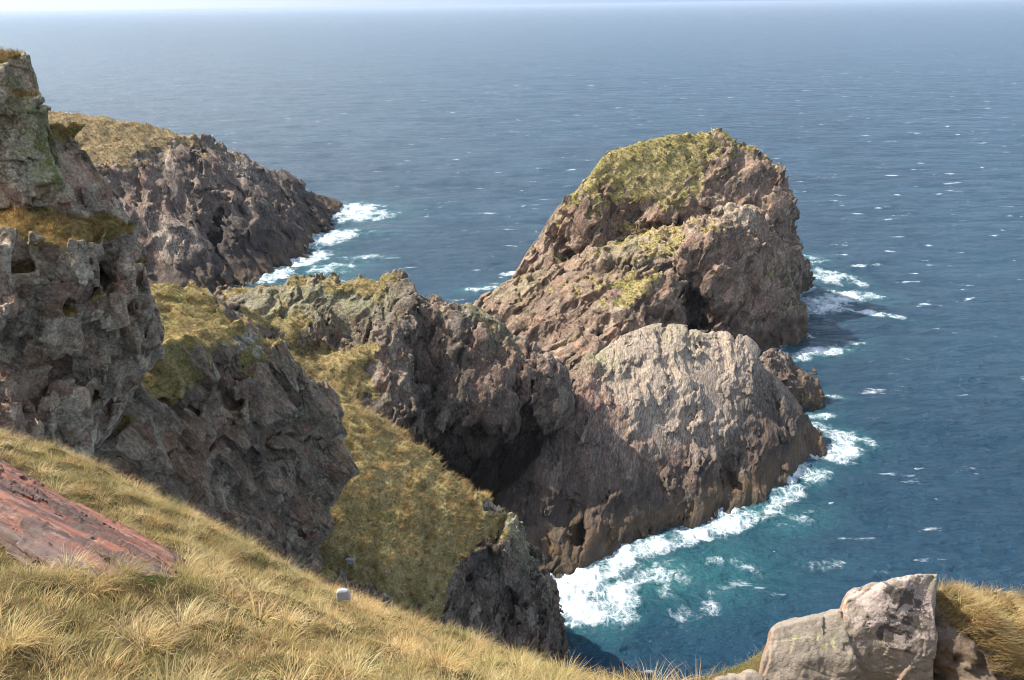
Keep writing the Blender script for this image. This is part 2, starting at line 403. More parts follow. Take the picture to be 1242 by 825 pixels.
def rock_mat(name, base, alt, pale, red, S_=1.0, axis_rot=(0, 0, 0), stretch=(1, 1, 1), grass=((0.20, 0.155, 0.05), (0.13, 0.12, 0.035)),
             tide=None, bump=1.0, lichen=(0.42, 0.43, 0.33), lichen_amt=0.5, red_amt=0.4, pale_amt=0.5, joints=0.9, stain=0.45):
    n = NT(name); pos = n.pos()
    v = n.mapping(n.mapping(pos, axis_rot), (0, 0, 0), stretch)
    big = n.noise(v, 0.12 / S_, 5, 0.6); med = n.noise(v, 0.55 / S_, 6, 0.65, 0.4); fine = n.noise(v, 3.5 / S_, 6, 0.7)
    col = n.mix(n.ss(med, 0.38, 0.64), base, alt)
    jv = n.n('VectorMath', {0: v, 1: n.n('VectorMath', {0: n.noise(v, 0.9 / S_, 4, 0.65, 0, 1), 'Scale': 1.1 * S_}, operation='SCALE').outputs[0]}, operation='ADD').outputs[0]
    bc1 = n.n('SeparateColor', {0: n.vor(jv, 0.55 / S_).outputs['Color']}); bc2 = n.n('SeparateColor', {0: n.vor(jv, 1.5 / S_).outputs['Color']})
    col = n.mix(n.m2('MULTIPLY', n.ss(bc1.outputs[0], 0.45, 1.0), 0.6), col, n.mix(0.35, pale, base))
    col = n.mix(n.m2('MULTIPLY', n.ss(bc1.outputs[2], 0.62, 0.95), red_amt), col, red)
    bv = n.m2('ADD', n.m2('MULTIPLY', bc1.outputs[1], 0.62), n.m2('ADD', n.m2('MULTIPLY', bc2.outputs[1], 0.42), 0.50))
    col = n.mix(1.0, col, n.n('CombineColor', {0: bv, 1: bv, 2: bv}).outputs[0], 'MULTIPLY')
    tn = n.n('SeparateColor', {0: n.attr('tone', 'Color')}); ta = n.attr('tone', 'Alpha')
    redm = n.m2('MULTIPLY', n.ss(n.m2('ADD', n.noise(v, 0.23 / S_, 6, 0.7, 0.8), n.m2('MULTIPLY', tn.outputs[1], 0.25)), 0.52, 0.70), red_amt)
    redm = n.m2('MAXIMUM', redm, n.m2('MULTIPLY', tn.outputs[1], n.ss(fine, 0.35, 0.6)))
    col = n.mix(redm, col, red)
    palem = n.ss(n.m2('ADD', n.m2('ADD', n.m2('MULTIPLY', med, 0.5), n.m2('MULTIPLY', fine, 0.5)), n.m2('MULTIPLY', tn.outputs[0], 0.30)), 0.55, 0.70)
    col = n.mix(n.m2('MULTIPLY', palem, n.m2('ADD', pale_amt, tn.outputs[0])), col, pale)
    # lichen speckle and green film
    ln = n.noise(pos, 1.7 / S_, 8, 0.75)
    nz = n.n('SeparateXYZ', {0: n.n('NewGeometry').outputs['Normal']}).outputs[2]
    lm = n.ss(n.m2('ADD', n.m2('ADD', ln, n.m2('MULTIPLY', nz, 0.06)), n.m2('MULTIPLY', ta, 0.2)), 0.60, 0.66)
    col = n.mix(n.m2('MULTIPLY', lm, lichen_amt), col, lichen)
    col = n.mix(n.m2('MULTIPLY', ta, n.ss(n.noise(pos, 0.9 / S_, 6, 0.7), 0.36, 0.6)), col, (0.20, 0.21, 0.075))
    # black weathering stain
    st = n.ss(n.m2('ADD', n.noise(n.mapping(pos, (0, 0, 0), (1, 1, 0.22)), 0.32 / S_, 5, 0.65), n.m2('MULTIPLY', tn.outputs[2], 0.25)), 0.50, 0.72)
    col = n.mix(n.m2('MULTIPLY', st, stain), col, (0.045, 0.040, 0.038))
    col = n.mix(n.m2('MULTIPLY', tn.outputs[2], 0.8), col, n.mix(fine, (0.035, 0.032, 0.032), (0.075, 0.064, 0.058)))
    col = n.mix(1.0, col, n.mix(n.ss(fine, 0.3, 0.7), (0.54, 0.51, 0.44), (1.42, 1.36, 1.18)), 'MULTIPLY')
    j1 = n.m2('SUBTRACT', 1.0, n.ss(n.vor(jv, 0.55 / S_, 'DISTANCE_TO_EDGE').outputs['Distance'], 0.0, 0.03))
    j2 = n.m2('SUBTRACT', 1.0, n.ss(n.vor(jv, 1.5 / S_, 'DISTANCE_TO_EDGE').outputs['Distance'], 0.0, 0.045))
    jm = n.m2('MULTIPLY', n.m2('MAXIMUM', n.m2('MULTIPLY', j1, 0.8), n.m2('MULTIPLY', j2, 0.6)), n.ss(n.noise(pos, 0.35 / S_, 4, 0.6), 0.42, 0.58))
    col = n.mix(n.m2('MULTIPLY', jm, joints), col, (0.035, 0.030, 0.026))
    gr = n.ss(n.noise(v, 15 / S_, 5, 0.75), 0.32, 0.68)
    col = n.mix(1.0, col, n.mix(gr, (0.68, 0.67, 0.66), (1.28, 1.27, 1.26)), 'MULTIPLY')
    z = n.n('SeparateXYZ', {0: pos}).outputs[2]
    rough = 0.9
    if tide:
        zz = n.m2('ADD', z, n.m2('MULTIPLY', n.m2('SUBTRACT', n.noise(pos, 0.25, 5, 0.6), 0.5), tide[1]))
        dk = n.m2('SUBTRACT', 1.0, n.ss(zz, tide[0] * 0.75, tide[0] * 1.7))
        col = n.mix(n.m2('MULTIPLY', dk, n.m2('ADD', 0.35, n.m2('MULTIPLY', n.ss(n.noise(v, 0.7 / S_, 6, 0.7), 0.36, 0.62), 0.55))), col, n.mix(n.ss(med, 0.4, 0.6), (0.052, 0.043, 0.038), (0.10, 0.07, 0.05)))
        oc = n.m2('SUBTRACT', 1.0, n.ss(zz, tide[0] * 0.30, tide[0] * 0.85))
        col = n.mix(n.m2('MULTIPLY', oc, n.m2('ADD', 0.12, n.m2('MULTIPLY', n.ss(n.noise(v, 0.9, 7, 0.74), 0.42, 0.6), 0.75))), col, n.mix(n.noise(v, 1.2, 5), (0.085, 0.05, 0.026), (0.20, 0.13, 0.055)))
        wet = n.m2('SUBTRACT', 1.0, n.ss(zz, 0.5, 2.2))
        col = n.mix(n.m2('MULTIPLY', wet, 0.6), col, (0.05, 0.038, 0.024))
        rough = n.m2('SUBTRACT', 0.9, n.m2('MULTIPLY', wet, 0.5))
    # turf
    g = n.attr('grass')
    gm = n.ss(n.m2('ADD', g, n.m2('MULTIPLY', n.m2('SUBTRACT', n.noise(pos, 1.1 / S_, 8, 0.78), 0.5), 2.0)), 0.40, 0.62)
    gcol = n.mix(n.ss(n.noise(pos, 0.16 / S_, 5, 0.65), 0.4, 0.62), grass[0], grass[1])
    gcol = n.mix(1.0, gcol, n.mix(n.ss(n.noise(pos, 2.6 / S_, 5, 0.75), 0.3, 0.7), (0.45, 0.45, 0.45), (1.45, 1.4, 1.3)), 'MULTIPLY')
    col = n.mix(gm, col, gcol)
    n.set(n.b.inputs['Base Color'], col); n.set(n.b.inputs['Roughness'], rough)
    n.b.inputs['Specular IOR Level'].default_value = 0.25
    hgt = n.m2('ADD', n.m2('MULTIPLY', n.noise(v, 1.3 / S_, 10, 0.68), 0.55 * S_), n.m2('MULTIPLY', n.noise(v, 6 / S_, 7, 0.74), 0.13 * S_))
    wv_ = n.n('VectorMath', {0: v, 1: n.n('VectorMath', {0: n.noise(v, 1.2 / S_, 3, 0.6, 0, 1), 'Scale': 0.7 * S_}, operation='SCALE').outputs[0]}, operation='ADD').outputs[0]
    vb = n.vor(wv_, 1.1 / S_); vb.distance = 'CHEBYCHEV'; cs_ = n.n('SeparateColor', {0: vb.outputs['Color']})
    hgt = n.m2('ADD', hgt, n.m2('MULTIPLY', cs_.outputs[1], 0.2 * S_))
    ck = n.ss(n.vor(wv_, 1.0 / S_, 'DISTANCE_TO_EDGE').outputs['Distance'], 0.0, 0.035)
    hgt = n.m2('ADD', hgt, n.m2('MULTIPLY', n.m2('MULTIPLY', ck, n.ss(n.noise(pos, 0.5 / S_, 2), 0.45, 0.6)), 0.10 * S_))
    bp = n.n('Bump', {'Height': hgt, 'Strength': 0.75 * bump, 'Distance': 0.8})
    n.t.links.new(bp.outputs[0], n.b.inputs['Normal'])
    return n.m

def blade_mat(name, trans=0.35):
    n = NT(name); c = n.attr('col', 'Color')
    n.set(n.b.inputs['Base Color'], c); n.b.inputs['Roughness'].default_value = 0.7; n.b.inputs['Specular IOR Level'].default_value = 0.2
    tr = n.n('BsdfTranslucent', {'Color': c}); mx = n.n('MixShader', {0: trans})
    n.t.links.new(n.b.outputs[0], mx.inputs[1]); n.t.links.new(tr.outputs[0], mx.inputs[2]); n.t.links.new(mx.outputs[0], n.out.inputs[0])
    return n.m

# ------------------------------------------------------------------ grass blades
def blades(base, lean, length, width, col, curl, seg=3, upv=None, rg=rng):
    """base Nx3, lean Nx2 horizontal lean vector, col Nx3"""
    n = len(base); lv = seg + 1
    t = np.linspace(0, 1, lv, dtype=F32)
    ln = np.linalg.norm(lean, axis=1, keepdims=True) + 1e-6; ld = lean / ln
    side = np.stack((-ld[:, 1], ld[:, 0], np.zeros(n)), -1); tw = rg.normal(0, 0.6, (n, 1))
    side = side * np.cos(tw) + np.concatenate((ld, np.zeros((n, 1))), 1) * np.sin(tw)
    u = t[None, :, None]
    th0 = np.minimum(ln, 1.3)[:, None, :] * 0.6; th = th0 + u * curl[:, None, None]
    # integrate a bending stalk
    step = length[:, None, None] / seg
    hx = np.cumsum(np.concatenate((np.zeros((n, 1, 1)), np.sin(th[:, :-1]) * step), 1), 1)
    hz = np.cumsum(np.concatenate((np.zeros((n, 1, 1)), np.cos(th[:, :-1]) * step), 1), 1)
    cen = base[:, None, :] + np.concatenate((hx * ld[:, None, :], hz), -1)
    wd = (width[:, None] * np.array([0.9, 1.0, 0.65, 0.15, 0.1])[np.round(t * 3).astype(int)][None])[..., None] * 0.5
    v = np.stack((cen - side[:, None] * wd, cen + side[:, None] * wd), 2).reshape(-1, 3)
    b = (np.arange(n) * lv * 2)[:, None]
    f = np.concatenate([np.stack((b[:, 0] + 2 * i, b[:, 0] + 2 * i + 1, b[:, 0] + 2 * i + 3, b[:, 0] + 2 * i + 2), -1) for i in range(seg)])
    cc = np.repeat(col, lv * 2, 0)
    return v, f, np.concatenate((cc, np.ones((len(cc), 1))), 1)
STRAW = np.array((1.1, 1.06, 1.15)) * np.array(((0.50, 0.37, 0.15), (0.42, 0.30, 0.115), (0.36, 0.24, 0.09), (0.56, 0.45, 0.22), (0.22, 0.22, 0.06), (0.15, 0.18, 0.045), (0.24, 0.16, 0.07)))
def pick(pal, wts, n, var=0.16):
    c = pal[rng.choice(len(pal), n, p=np.array(wts) / np.sum(wts))]
    return np.clip(c * rng.normal(1, var, (n, 1)), 0.01, 0.8)

def turf_on(mass, name, label, density, length, width, per, pal, wts, nmax=20000, gth=0.55, lean=(0.3, -0.2), near=None, zlim=None, cull=True, parent=None):
    v, q = mass.v, mass.q
    a, b, c, d = (v[q[:, i]] for i in range(4))
    nr = np.cross(c - a, d - b); ar = np.linalg.norm(nr, axis=1) * 0.5; nr = nr / (2 * ar[:, None] + 1e-9)
    ce = (a + b + c + d) / 4; g = mass.g[q].mean(1)
    see = np.einsum('ij,ij->i', nr, np.array((0, 0, EYE)) - ce)
    wgt = ar * sstep(gth - 0.15, gth + 0.25, g) * (nr[:, 2] > 0.1) * ((see > -3) if cull else 1)
    if zlim is not None: wgt = wgt * (ce[:, 2] > zlim)
    n = int(min(nmax, wgt.sum() * density))
    if n < 1: return None
    i = rng.choice(len(q), n, p=wgt / wgt.sum())
    r1, r2 = rng.random((2, n, 1))
    p = (a[i] * (1 - r1) + b[i] * r1) * (1 - r2) + (d[i] * (1 - r1) + c[i] * r1) * r2
    cl = fbm(p.astype(F32), 5 * length, 0); tc = pick(pal, wts, n)
    tc = tc * (1 + 0.16 * cl[:, None])
    hgt = length * np.clip(1 + 0.35 * fbm(p.astype(F32), 6 * length, 1), 0.4, 1.8)
    base = np.repeat(p, per, 0) + rng.normal(0, length * 0.22, (n * per, 3)) * (1, 1, 0.2) - (0, 0, 0.05 * length)
    le = np.repeat(nr[i][:, :2] * 0.9 + np.array(lean), per, 0) + rng.normal(0, 0.55, (n * per, 2))
    L = np.repeat(hgt, per) * rng.uniform(0.6, 1.25, n * per)
    vv, ff, cc = blades(base, le, L, np.full(n * per, width) * rng.uniform(0.6, 1.3, n * per), np.clip(np.repeat(tc, per, 0) * rng.normal(1, 0.14, (n * per, 1)), 0.01, 0.8), rng.uniform(0.4, 1.5, n * per), 2)
    log(name, n, 'tufts')
    if parent: return mesh_obj(name, vv, ff, M_BLADE, attrs={'col': cc}, parent=parent)
    return mesh_obj(name, vv, ff, M_BLADE, label, 'grass', 'stuff', attrs={'col': cc})

# ================================================================== the land
PINK, GREY, DARK = (0.235, 0.185, 0.165), (0.185, 0.180, 0.170), (0.085, 0.078, 0.074)
PALE, RED = (0.42, 0.385, 0.345), (0.26, 0.125, 0.095)
M_BLADE = blade_mat('grass_blades')
M_HEAD = rock_mat('headland_rock', (0.20, 0.155, 0.135), (0.105, 0.088, 0.08), (0.46, 0.39, 0.34), (0.27, 0.16, 0.13), 1.5, stretch=(1, 1, 0.4), axis_rot=(0.75, 0.35, 0), tide=(6, 4), grass=((0.31, 0.23, 0.115), (0.22, 0.165, 0.08)), lichen_amt=0.3)
M_STACK = rock_mat('stack_rock', (0.27, 0.195, 0.155), (0.16, 0.12, 0.10), (0.46, 0.37, 0.30), (0.34, 0.19, 0.15), 1.2, stretch=(1, 1, 0.5), axis_rot=(0, -0.45, 0), tide=(5, 4), grass=((0.30, 0.26, 0.095), (0.41, 0.33, 0.16)), lichen_amt=0.5, bump=.85)
M_MID = rock_mat('islet_rock', (0.29, 0.235, 0.205), (0.18, 0.15, 0.135), (0.44, 0.36, 0.315), (0.36, 0.20, 0.165), 0.9, tide=(7.0, 4), axis_rot=(0.95, -0.22, 0), stretch=(1, 1, 0.25), lichen_amt=0.35, stain=0.25, bump=1.35)
M_RIDGE = rock_mat('ridge_rock', (0.22, 0.175, 0.15), (0.115, 0.095, 0.085), (0.40, 0.335, 0.285), (0.27, 0.15, 0.125), 0.9, axis_rot=(0, -0.25, 0), stretch=(1, 1, 0.35), grass=((0.31, 0.24, 0.11), (0.23, 0.19, 0.08)))
M_SPUR = rock_mat('spur_rock', (0.21, 0.17, 0.145), (0.11, 0.092, 0.082), (0.40, 0.35, 0.30), (0.24, 0.145, 0.115), 0.6, stretch=(1, 1, 0.35), tide=(3, 2), grass=((0.40, 0.315, 0.14), (0.28, 0.235, 0.10)))
M_CLIFF = rock_mat('cliff_rock', (0.26, 0.20, 0.155), (0.15, 0.122, 0.10), (0.40, 0.36, 0.30), (0.29, 0.165, 0.115), 0.6, axis_rot=(0, 0.52, 0), stretch=(1, 1, 0.5), grass=((0.31, 0.24, 0.10), (0.22, 0.19, 0.07)), red_amt=0.55, stain=0.25, bump=.75)
M_CRAG = rock_mat('crag_rock', (0.42, 0.335, 0.265), (0.25, 0.205, 0.165), (0.62, 0.54, 0.44), (0.30, 0.17, 0.125), 0.5, grass=((0.29, 0.20, 0.066), (0.20, 0.155, 0.045)), lichen=(0.35, 0.35, 0.24), red_amt=0.65, stain=0.22, bump=.75)

def B3(px, py, d): return P(px, py, d)
# --- headland across the inlet
head = Mass([
    Hull(pts((235, 158, 287), (300, 203, 292), (345, 218, 302), (380, 240, 310), (412, 262, 318), (408, 268), (375, 303), (330, 328), (300, 340), (260, 215, 262), (300, 250, 262), (250, 300, 246)) + pts((235, 158, 287), (300, 203, 292), (345, 218, 302), (412, 262, 318), back=30)[5:] , 3),
    Hull(pts((-140, 112, 278), (40, 124, 276), (110, 131, 278), (165, 140, 280), (240, 161, 287), (60, 180, 252), (160, 205, 252), (235, 205, 264)) + pts((-140, 345), (60, 350), (200, 352), (250, 345)) + pts((-140, 112, 278), (110, 131, 278), (240, 161, 287), back=40)[3:], 4),
    Hull(pts((160, 235, 244), (205, 262, 238), (232, 310, 234), (190, 300, 232), (290, 345), (240, 360), (150, 365), (120, 300, 232), (250, 300, 244)) + pts((160, 235, 250, ), (240, 300, 250), drop=-4)[2:], 2),
    Hull(pts((330, 250, 285), (352, 262, 286), (340, 320), (290, 342), (375, 303), (310, 290, 262)) + pts((330, 250, 295), drop=-4), 2),
], [Ball(P(258, 262, 250), (4, 14, 12))], k=5, ksub=4, h=0.42,
    rock=rocky(1.7, 0.75, .8, 1.0, 0.9, (0.35, -0.65, -0.7), (2.2, 1, 1), .4, .5, .3, rib=.7, strata=((.55, .15, .8), 2.6, 1.0)), tuft=(2, 0.2), grass=(0.90, 1.12, 20, 26, 0.16),
    blobs=((P(100, 132, 278), 30, .35), (P(120, 165, 262), 10, .25), (P(200, 200, 262), 12, -.3), (P(60, 128, 276), 40, .4), (P(190, 310, 233), 6, .5)),
    tone=((0, P(190, 270, 238), 14, .2), (0, P(220, 290, 236), 9, .3), (1, P(200, 260, 240), 14, .3), (2, P(370, 270, 300), 26, .6), (2, P(300, 320, 250), 22, .7), (1, P(180, 240, 245), 12, .3), (0, P(300, 205, 290), 12, .4), (0, P(200, 145, 282), 14, .4)), zmin=-3).build()
log('headland', len(head.v))
# --- the big sea stack
stack = Mass([
    Hull(pts((845, 152, 216), (870, 154, 216), (910, 168, 214), (936, 180, 213), (790, 163, 214), (745, 178, 211), (726, 190, 208), (957, 204, 211), (969, 240, 209), (969, 290, 206), (690, 243, 205), (650, 295, 204), (626, 335, 205), (750, 268, 202), (820, 258, 200), (870, 238, 203), (905, 250, 203), (935, 290, 200)) +
         [np.array(a, float) for a in ((-6, 207, -4), (84, 208, -4), (84, 232, -4), (30, 250, -4), (-2, 235, -4), (10, 195, -4), (75, 192, -4), (60, 245, 20), (20, 240, 20))], 2.5),
    Hull(pts((952, 262, 209), (962, 300, 212), (975, 318, 217), (994, 350), (962, 362), (940, 340, 206), (930, 260, 212)) + [np.array((70, 225, -4.)), np.array((92, 224, -4.)), np.array((72, 205, -4.)), np.array((86, 236, -4.)), np.array((75, 240, 8.))], 1.5),
    Hull(pts((566, 373, 195), (600, 352, 194), (640, 338, 193), (720, 300, 192), (800, 282, 191), (842, 268, 191), (625, 385, 187), (690, 350, 183), (770, 318, 181), (832, 300, 181), (790, 345, 178), (835, 360, 179), (615, 420, 179), (690, 436, 173), (835, 430, 172)) + [np.array(a, float) for a in ((-14, 188, -4), (-12, 200, -4), (-6, 168, -4), (4, 150, -4), (16, 150, -4), (9, 150, 3), (12, 165, 4), (44, 173, -4), (48, 200, -4), (30, 203, 20), (0, 203, 6))], 1.5),
    Hull(pts((830, 266, 189), (885, 247, 189), (908, 247, 190), (932, 264, 191), (850, 290, 181), (880, 282, 181), (915, 285, 184), (934, 318, 184), (948, 340, 187), (862, 395, 174), (905, 380, 177), (970, 385, 187), (990, 409), (950, 421), (880, 425, 176)) + [np.array(a, float) for a in ((46, 174, -4), (68, 178, -4), (80, 186, -4), (76, 200, -4), (50, 204, 10), (66, 203, 24))], 1.5),
    Hull(pts((690, 232, 203), (720, 205, 206), (735, 235, 200), (700, 270, 198), (660, 290, 201), (640, 320, 202), (720, 290, 196)) + [np.array((12, 206, -4.)), np.array((24, 196, -4.)), np.array((2, 205, -4.))], 1.5),
], [Ball(P(846, 378, 176), (4.6, 9, 6.5), 0.45), Ball(P(815, 352, 178), (5, 4, 6), 0.8), Ball(P(690, 312, 199), (17, 6, 2.6), -0.42), Ball(P(800, 276, 200), (9, 5, 2.0), -0.2), Ball(P(740, 322, 184), (4, 2.5, 7), 0.5)], k=2.5, ksub=1.5, h=0.27,
    rock=rocky(1.3, 0.9, 0.9, .8, 0.9, (0.45, 0.1, 0.9), (2, 1, 1), .3, .5, .15, rib=.75, ribst=8, strata=((-.42, .25, .87), 2.6, .8)), tuft=(2, 0.18), grass=(0.52, 0.80, 14, 20, 0.28),
    blobs=((P(790, 210, 205), 15, .28), (P(740, 220, 203), 9, .25), (P(860, 185, 210), 12, .18), (P(745, 300, 186), 10, -.5), (P(690, 318, 187), 9, -.45), (P(800, 288, 185), 7, -.15), (P(640, 340, 191), 7, -.2), (P(860, 262, 187), 8, -.3), (P(895, 262, 186), 7, -.4), (P(905, 220, 205), 8, -.4), (P(850, 215, 203), 4, -.4), (P(930, 250, 205), 12, -.4), (P(870, 152, 216), 6, -.3), (P(640, 300, 200), 9, -.3)),
    tone=((0, P(890, 256, 190), 7, .8), (0, P(850, 152, 216), 7, .5), (0, P(800, 290, 188), 9, .5), (1, P(690, 330, 188), 10, .35), (3, P(750, 300, 188), 8, .5), (3, P(640, 345, 190), 8, .35), (3, P(948, 330, 195), 7, .6), (0, P(600, 360, 193), 8, .35), (2, P(840, 360, 184), 8, .5), (2, P(770, 365, 182), 9, .4), (2, P(700, 400, 180), 10, .35), (1, P(620, 400, 184), 8, .3), (2, P(985, 350, 220), 7, .5)), zmin=-3).build()
log('stack', len(stack.v))
# --- the pale islet in front of it
mid = Mass([
    Hull(pts((684, 439, 124), (712, 424, 127.5), (740, 409, 131), (770, 398, 134.5), (805, 387, 137.5), (835, 391, 138), (872, 397, 138), (908, 404, 138), (926, 432, 136.5), (700, 472, 117), (770, 503, 116), (850, 492, 121), (915, 470, 129), (745, 662), (840, 642), (885, 628), (800, 655), (700, 688)) + [np.array(a, float) for a in ((8, 97, -4), (15, 101, -4), (36, 108, -4), (50, 140, -4), (52, 150, -4), (20, 152, -4), (0, 130, -4), (42, 146, 10))], 2),
    Hull(pts((900, 412, 138), (926, 438, 138), (940, 480, 135), (955, 512, 133), (1002, 530, 'z', 2), (1009, 545), (985, 572), (945, 602), (885, 628), (890, 520, 122), (915, 470, 129)) + [np.array(a, float) for a in ((62, 131, -4), (47, 115, -4), (36, 109, -4), (56, 146, -4), (40, 140, -4))], 1.5),
    Hull(pts((692, 452, 124), (700, 480, 117), (620, 515, 123), (560, 570, 119), (600, 660, 107), (690, 692), (640, 705), (600, 722), (720, 570, 109), (690, 610, 104)) + [np.array(a, float) for a in ((8, 97, -4), (-2, 90, -4), (-8, 110, -4), (5, 125, -4))], 2),
    Hull(pts((745, 565, 110), (690, 640, 102.5), (700, 600, 106), (660, 690), (690, 695), (740, 664), (760, 600, 107)) + [np.array(a, float) for a in ((4, 94, -4), (10, 96, -4), (16, 102, -4), (14, 112, 0))], 1),
], [Ball(P(700, 640, 101), (1.2, 2.5, 7), 0.25), Ball(P(765, 600, 104), (1.2, 2, 8), 0.4), Ball(P(885, 560, 117), (1.5, 2.5, 7), 0.2), Ball(P(590, 560, 113), (9, 7, 6), 0.3)], k=2.0, ksub=1.2, h=0.13,
    rock=rocky(1.0, 0.8, 0.7, 0.6, 0.7, (-0.22, -0.8, -0.55), (4.5, 1, 0.8), .25, .5, .0, rib=.26, ribst=12, strata=((.88, -.10, -.32), 2.0, .42)), tone=((0, P(820, 410, 136), 10, .9), (0, P(880, 425, 136), 8, .9), (0, P(780, 440, 128), 9, .6), (0, P(880, 470, 128), 6, .6), (1, P(760, 455, 124), 8, .4), (1, P(720, 470, 119), 6, .5), (3, P(720, 435, 127), 5, .6), (3, P(820, 400, 137), 6, .35), (0, P(800, 470, 121), 11, .7), (0, P(860, 475, 125), 8, .7), (1, P(740, 490, 117), 7, .5), (1, P(800, 440, 128), 7, .4), (1, P(860, 450, 130), 6, .35), (2, P(800, 590, 107), 8, .3), (2, P(920, 510, 128), 9, .75), (2, P(640, 580, 110), 14, .8), (1, P(690, 610, 104), 5, .5), (1, P(850, 600, 112), 6, .2)), zmin=-3).build()
log('mid', len(mid.v))
knob = Mass([
    Hull(pts((930, 418, 152), (952, 418, 155), (972, 440, 154), (985, 470, 152), (999, 489), (968, 505), (928, 505), (935, 450, 148), (960, 455, 149)) + [np.array(a, float) for a in ((52, 146, -4), (68, 149, -4), (66, 158, -4), (52, 160, -4))], 1),
    Hull(pts((965, 440, 153), (985, 452, 152), (992, 480, 151), (999, 490), (975, 500), (960, 470, 149)) + [np.array(a, float) for a in ((66, 149, -4), (62, 158, -4), (58, 148, -4))], .8)], k=1, h=0.2, rock=rocky(0.8, 1.0, 1.1, 1.2, 1.0), tone=((2, P(965, 480, 150), 8, .5), (0, P(940, 420, 153), 3, .5)), zmin=-3).build()
# --- the wall between mainland and islet
ridge = Mass([
    Hull(pts((215, 352, 118), (262, 349, 118), (330, 340, 118), (400, 329, 119), (440, 323, 120), (472, 331, 120), (482, 330, 120), (285, 400, 109), (380, 425, 105), (440, 450, 104), (508, 400, 109), (512, 470, 103), (505, 560, 99), (430, 560, 96), (250, 430, 104)) + [np.array(a, float) for a in ((-62, 118, -2), (-18, 130, -2), (-55, 132, -2), (-58, 90, 8), (-14, 94, 0), (-50, 126, 20), (-20, 127, 20))], 2),
    Hull(pts((462, 330, 119), (482, 329, 121), (510, 352, 121), (540, 371, 122), (575, 380, 120.5), (605, 388, 118.5), (640, 403, 116), (680, 432, 114), (697, 462, 113), (505, 365, 114), (560, 396, 113), (620, 416, 112), (672, 448, 111), (512, 430, 109.5), (525, 470, 107), (570, 500, 108), (640, 505, 109), (690, 495, 110.5), (525, 560, 104), (560, 540, 106), (640, 535, 112), (685, 515, 117)) + [np.array(a, float) for a in ((-15, 128, 12), (8, 128, 10))], 1.5),
    Hull([np.array(a, float) for a in ((-20, 118, -3), (-20, 118, 18), (6, 121, -3), (6, 121, 16), (10, 128, -3), (-16, 130, -3), (10, 128, 14), (-16, 130, 22))], 1),
], [Ball(P(560, 560, 106), (7, 12, 6.5), 0.45), Ball(P(420, 400, 107), (9, 5, 4), 0.4), Ball(P(645, 460, 112), (1.2, 2, 8), -.2), Ball(P(518, 420, 107), (1.2, 3, 9), 0.1)], k=2.0, ksub=1.5, h=0.165,
    rock=rocky(1.0, .9, 1.0, .8, 1.0, (0.25, 0.1, 1), (2.6, 1, 1), .4, .5, .25, rib=.6, strata=((.75, .6, .25), 1.9, .75)), tuft=(1.2, 0.15), grass=(0.93, 1.15, 16, 22, 0.22),
    blobs=((P(345, 400, 108), 6, .75), (P(330, 420, 106), 5, .7), (P(300, 344, 119), 4, .35), (P(380, 332, 119), 4, .3), (P(440, 325, 119), 4, .5), (P(320, 375, 113), 5, -.4), (P(400, 370, 113), 6, -.35), (P(430, 400, 108), 4, -.3), (P(400, 380, 112), 3, -.3), (P(480, 335, 119), 3, .1), (P(560, 378, 122), 6, .1), (P(400, 440, 104), 6, .7), (P(440, 460, 102), 5, .5), (P(450, 340, 118), 4, .3)),
    tone=((3, P(560, 390, 118), 3, .7), (3, P(600, 400, 118), 5, .5), (3, P(430, 350, 117), 7, .6), (3, P(330, 370, 114), 7, .5), (1, P(600, 460, 109), 6, .35), (1, P(640, 440, 114), 5, .35), (2, P(540, 470, 106), 5, .6), (2, P(500, 380, 112), 3, .5), (2, P(600, 530, 110), 8, .6), (0, P(640, 420, 117), 4, .4), (0, P(500, 465, 104), 2.5, .7), (0, P(340, 350, 116), 4, .3)), zmin=-3).build()
log('ridge', len(ridge.v))
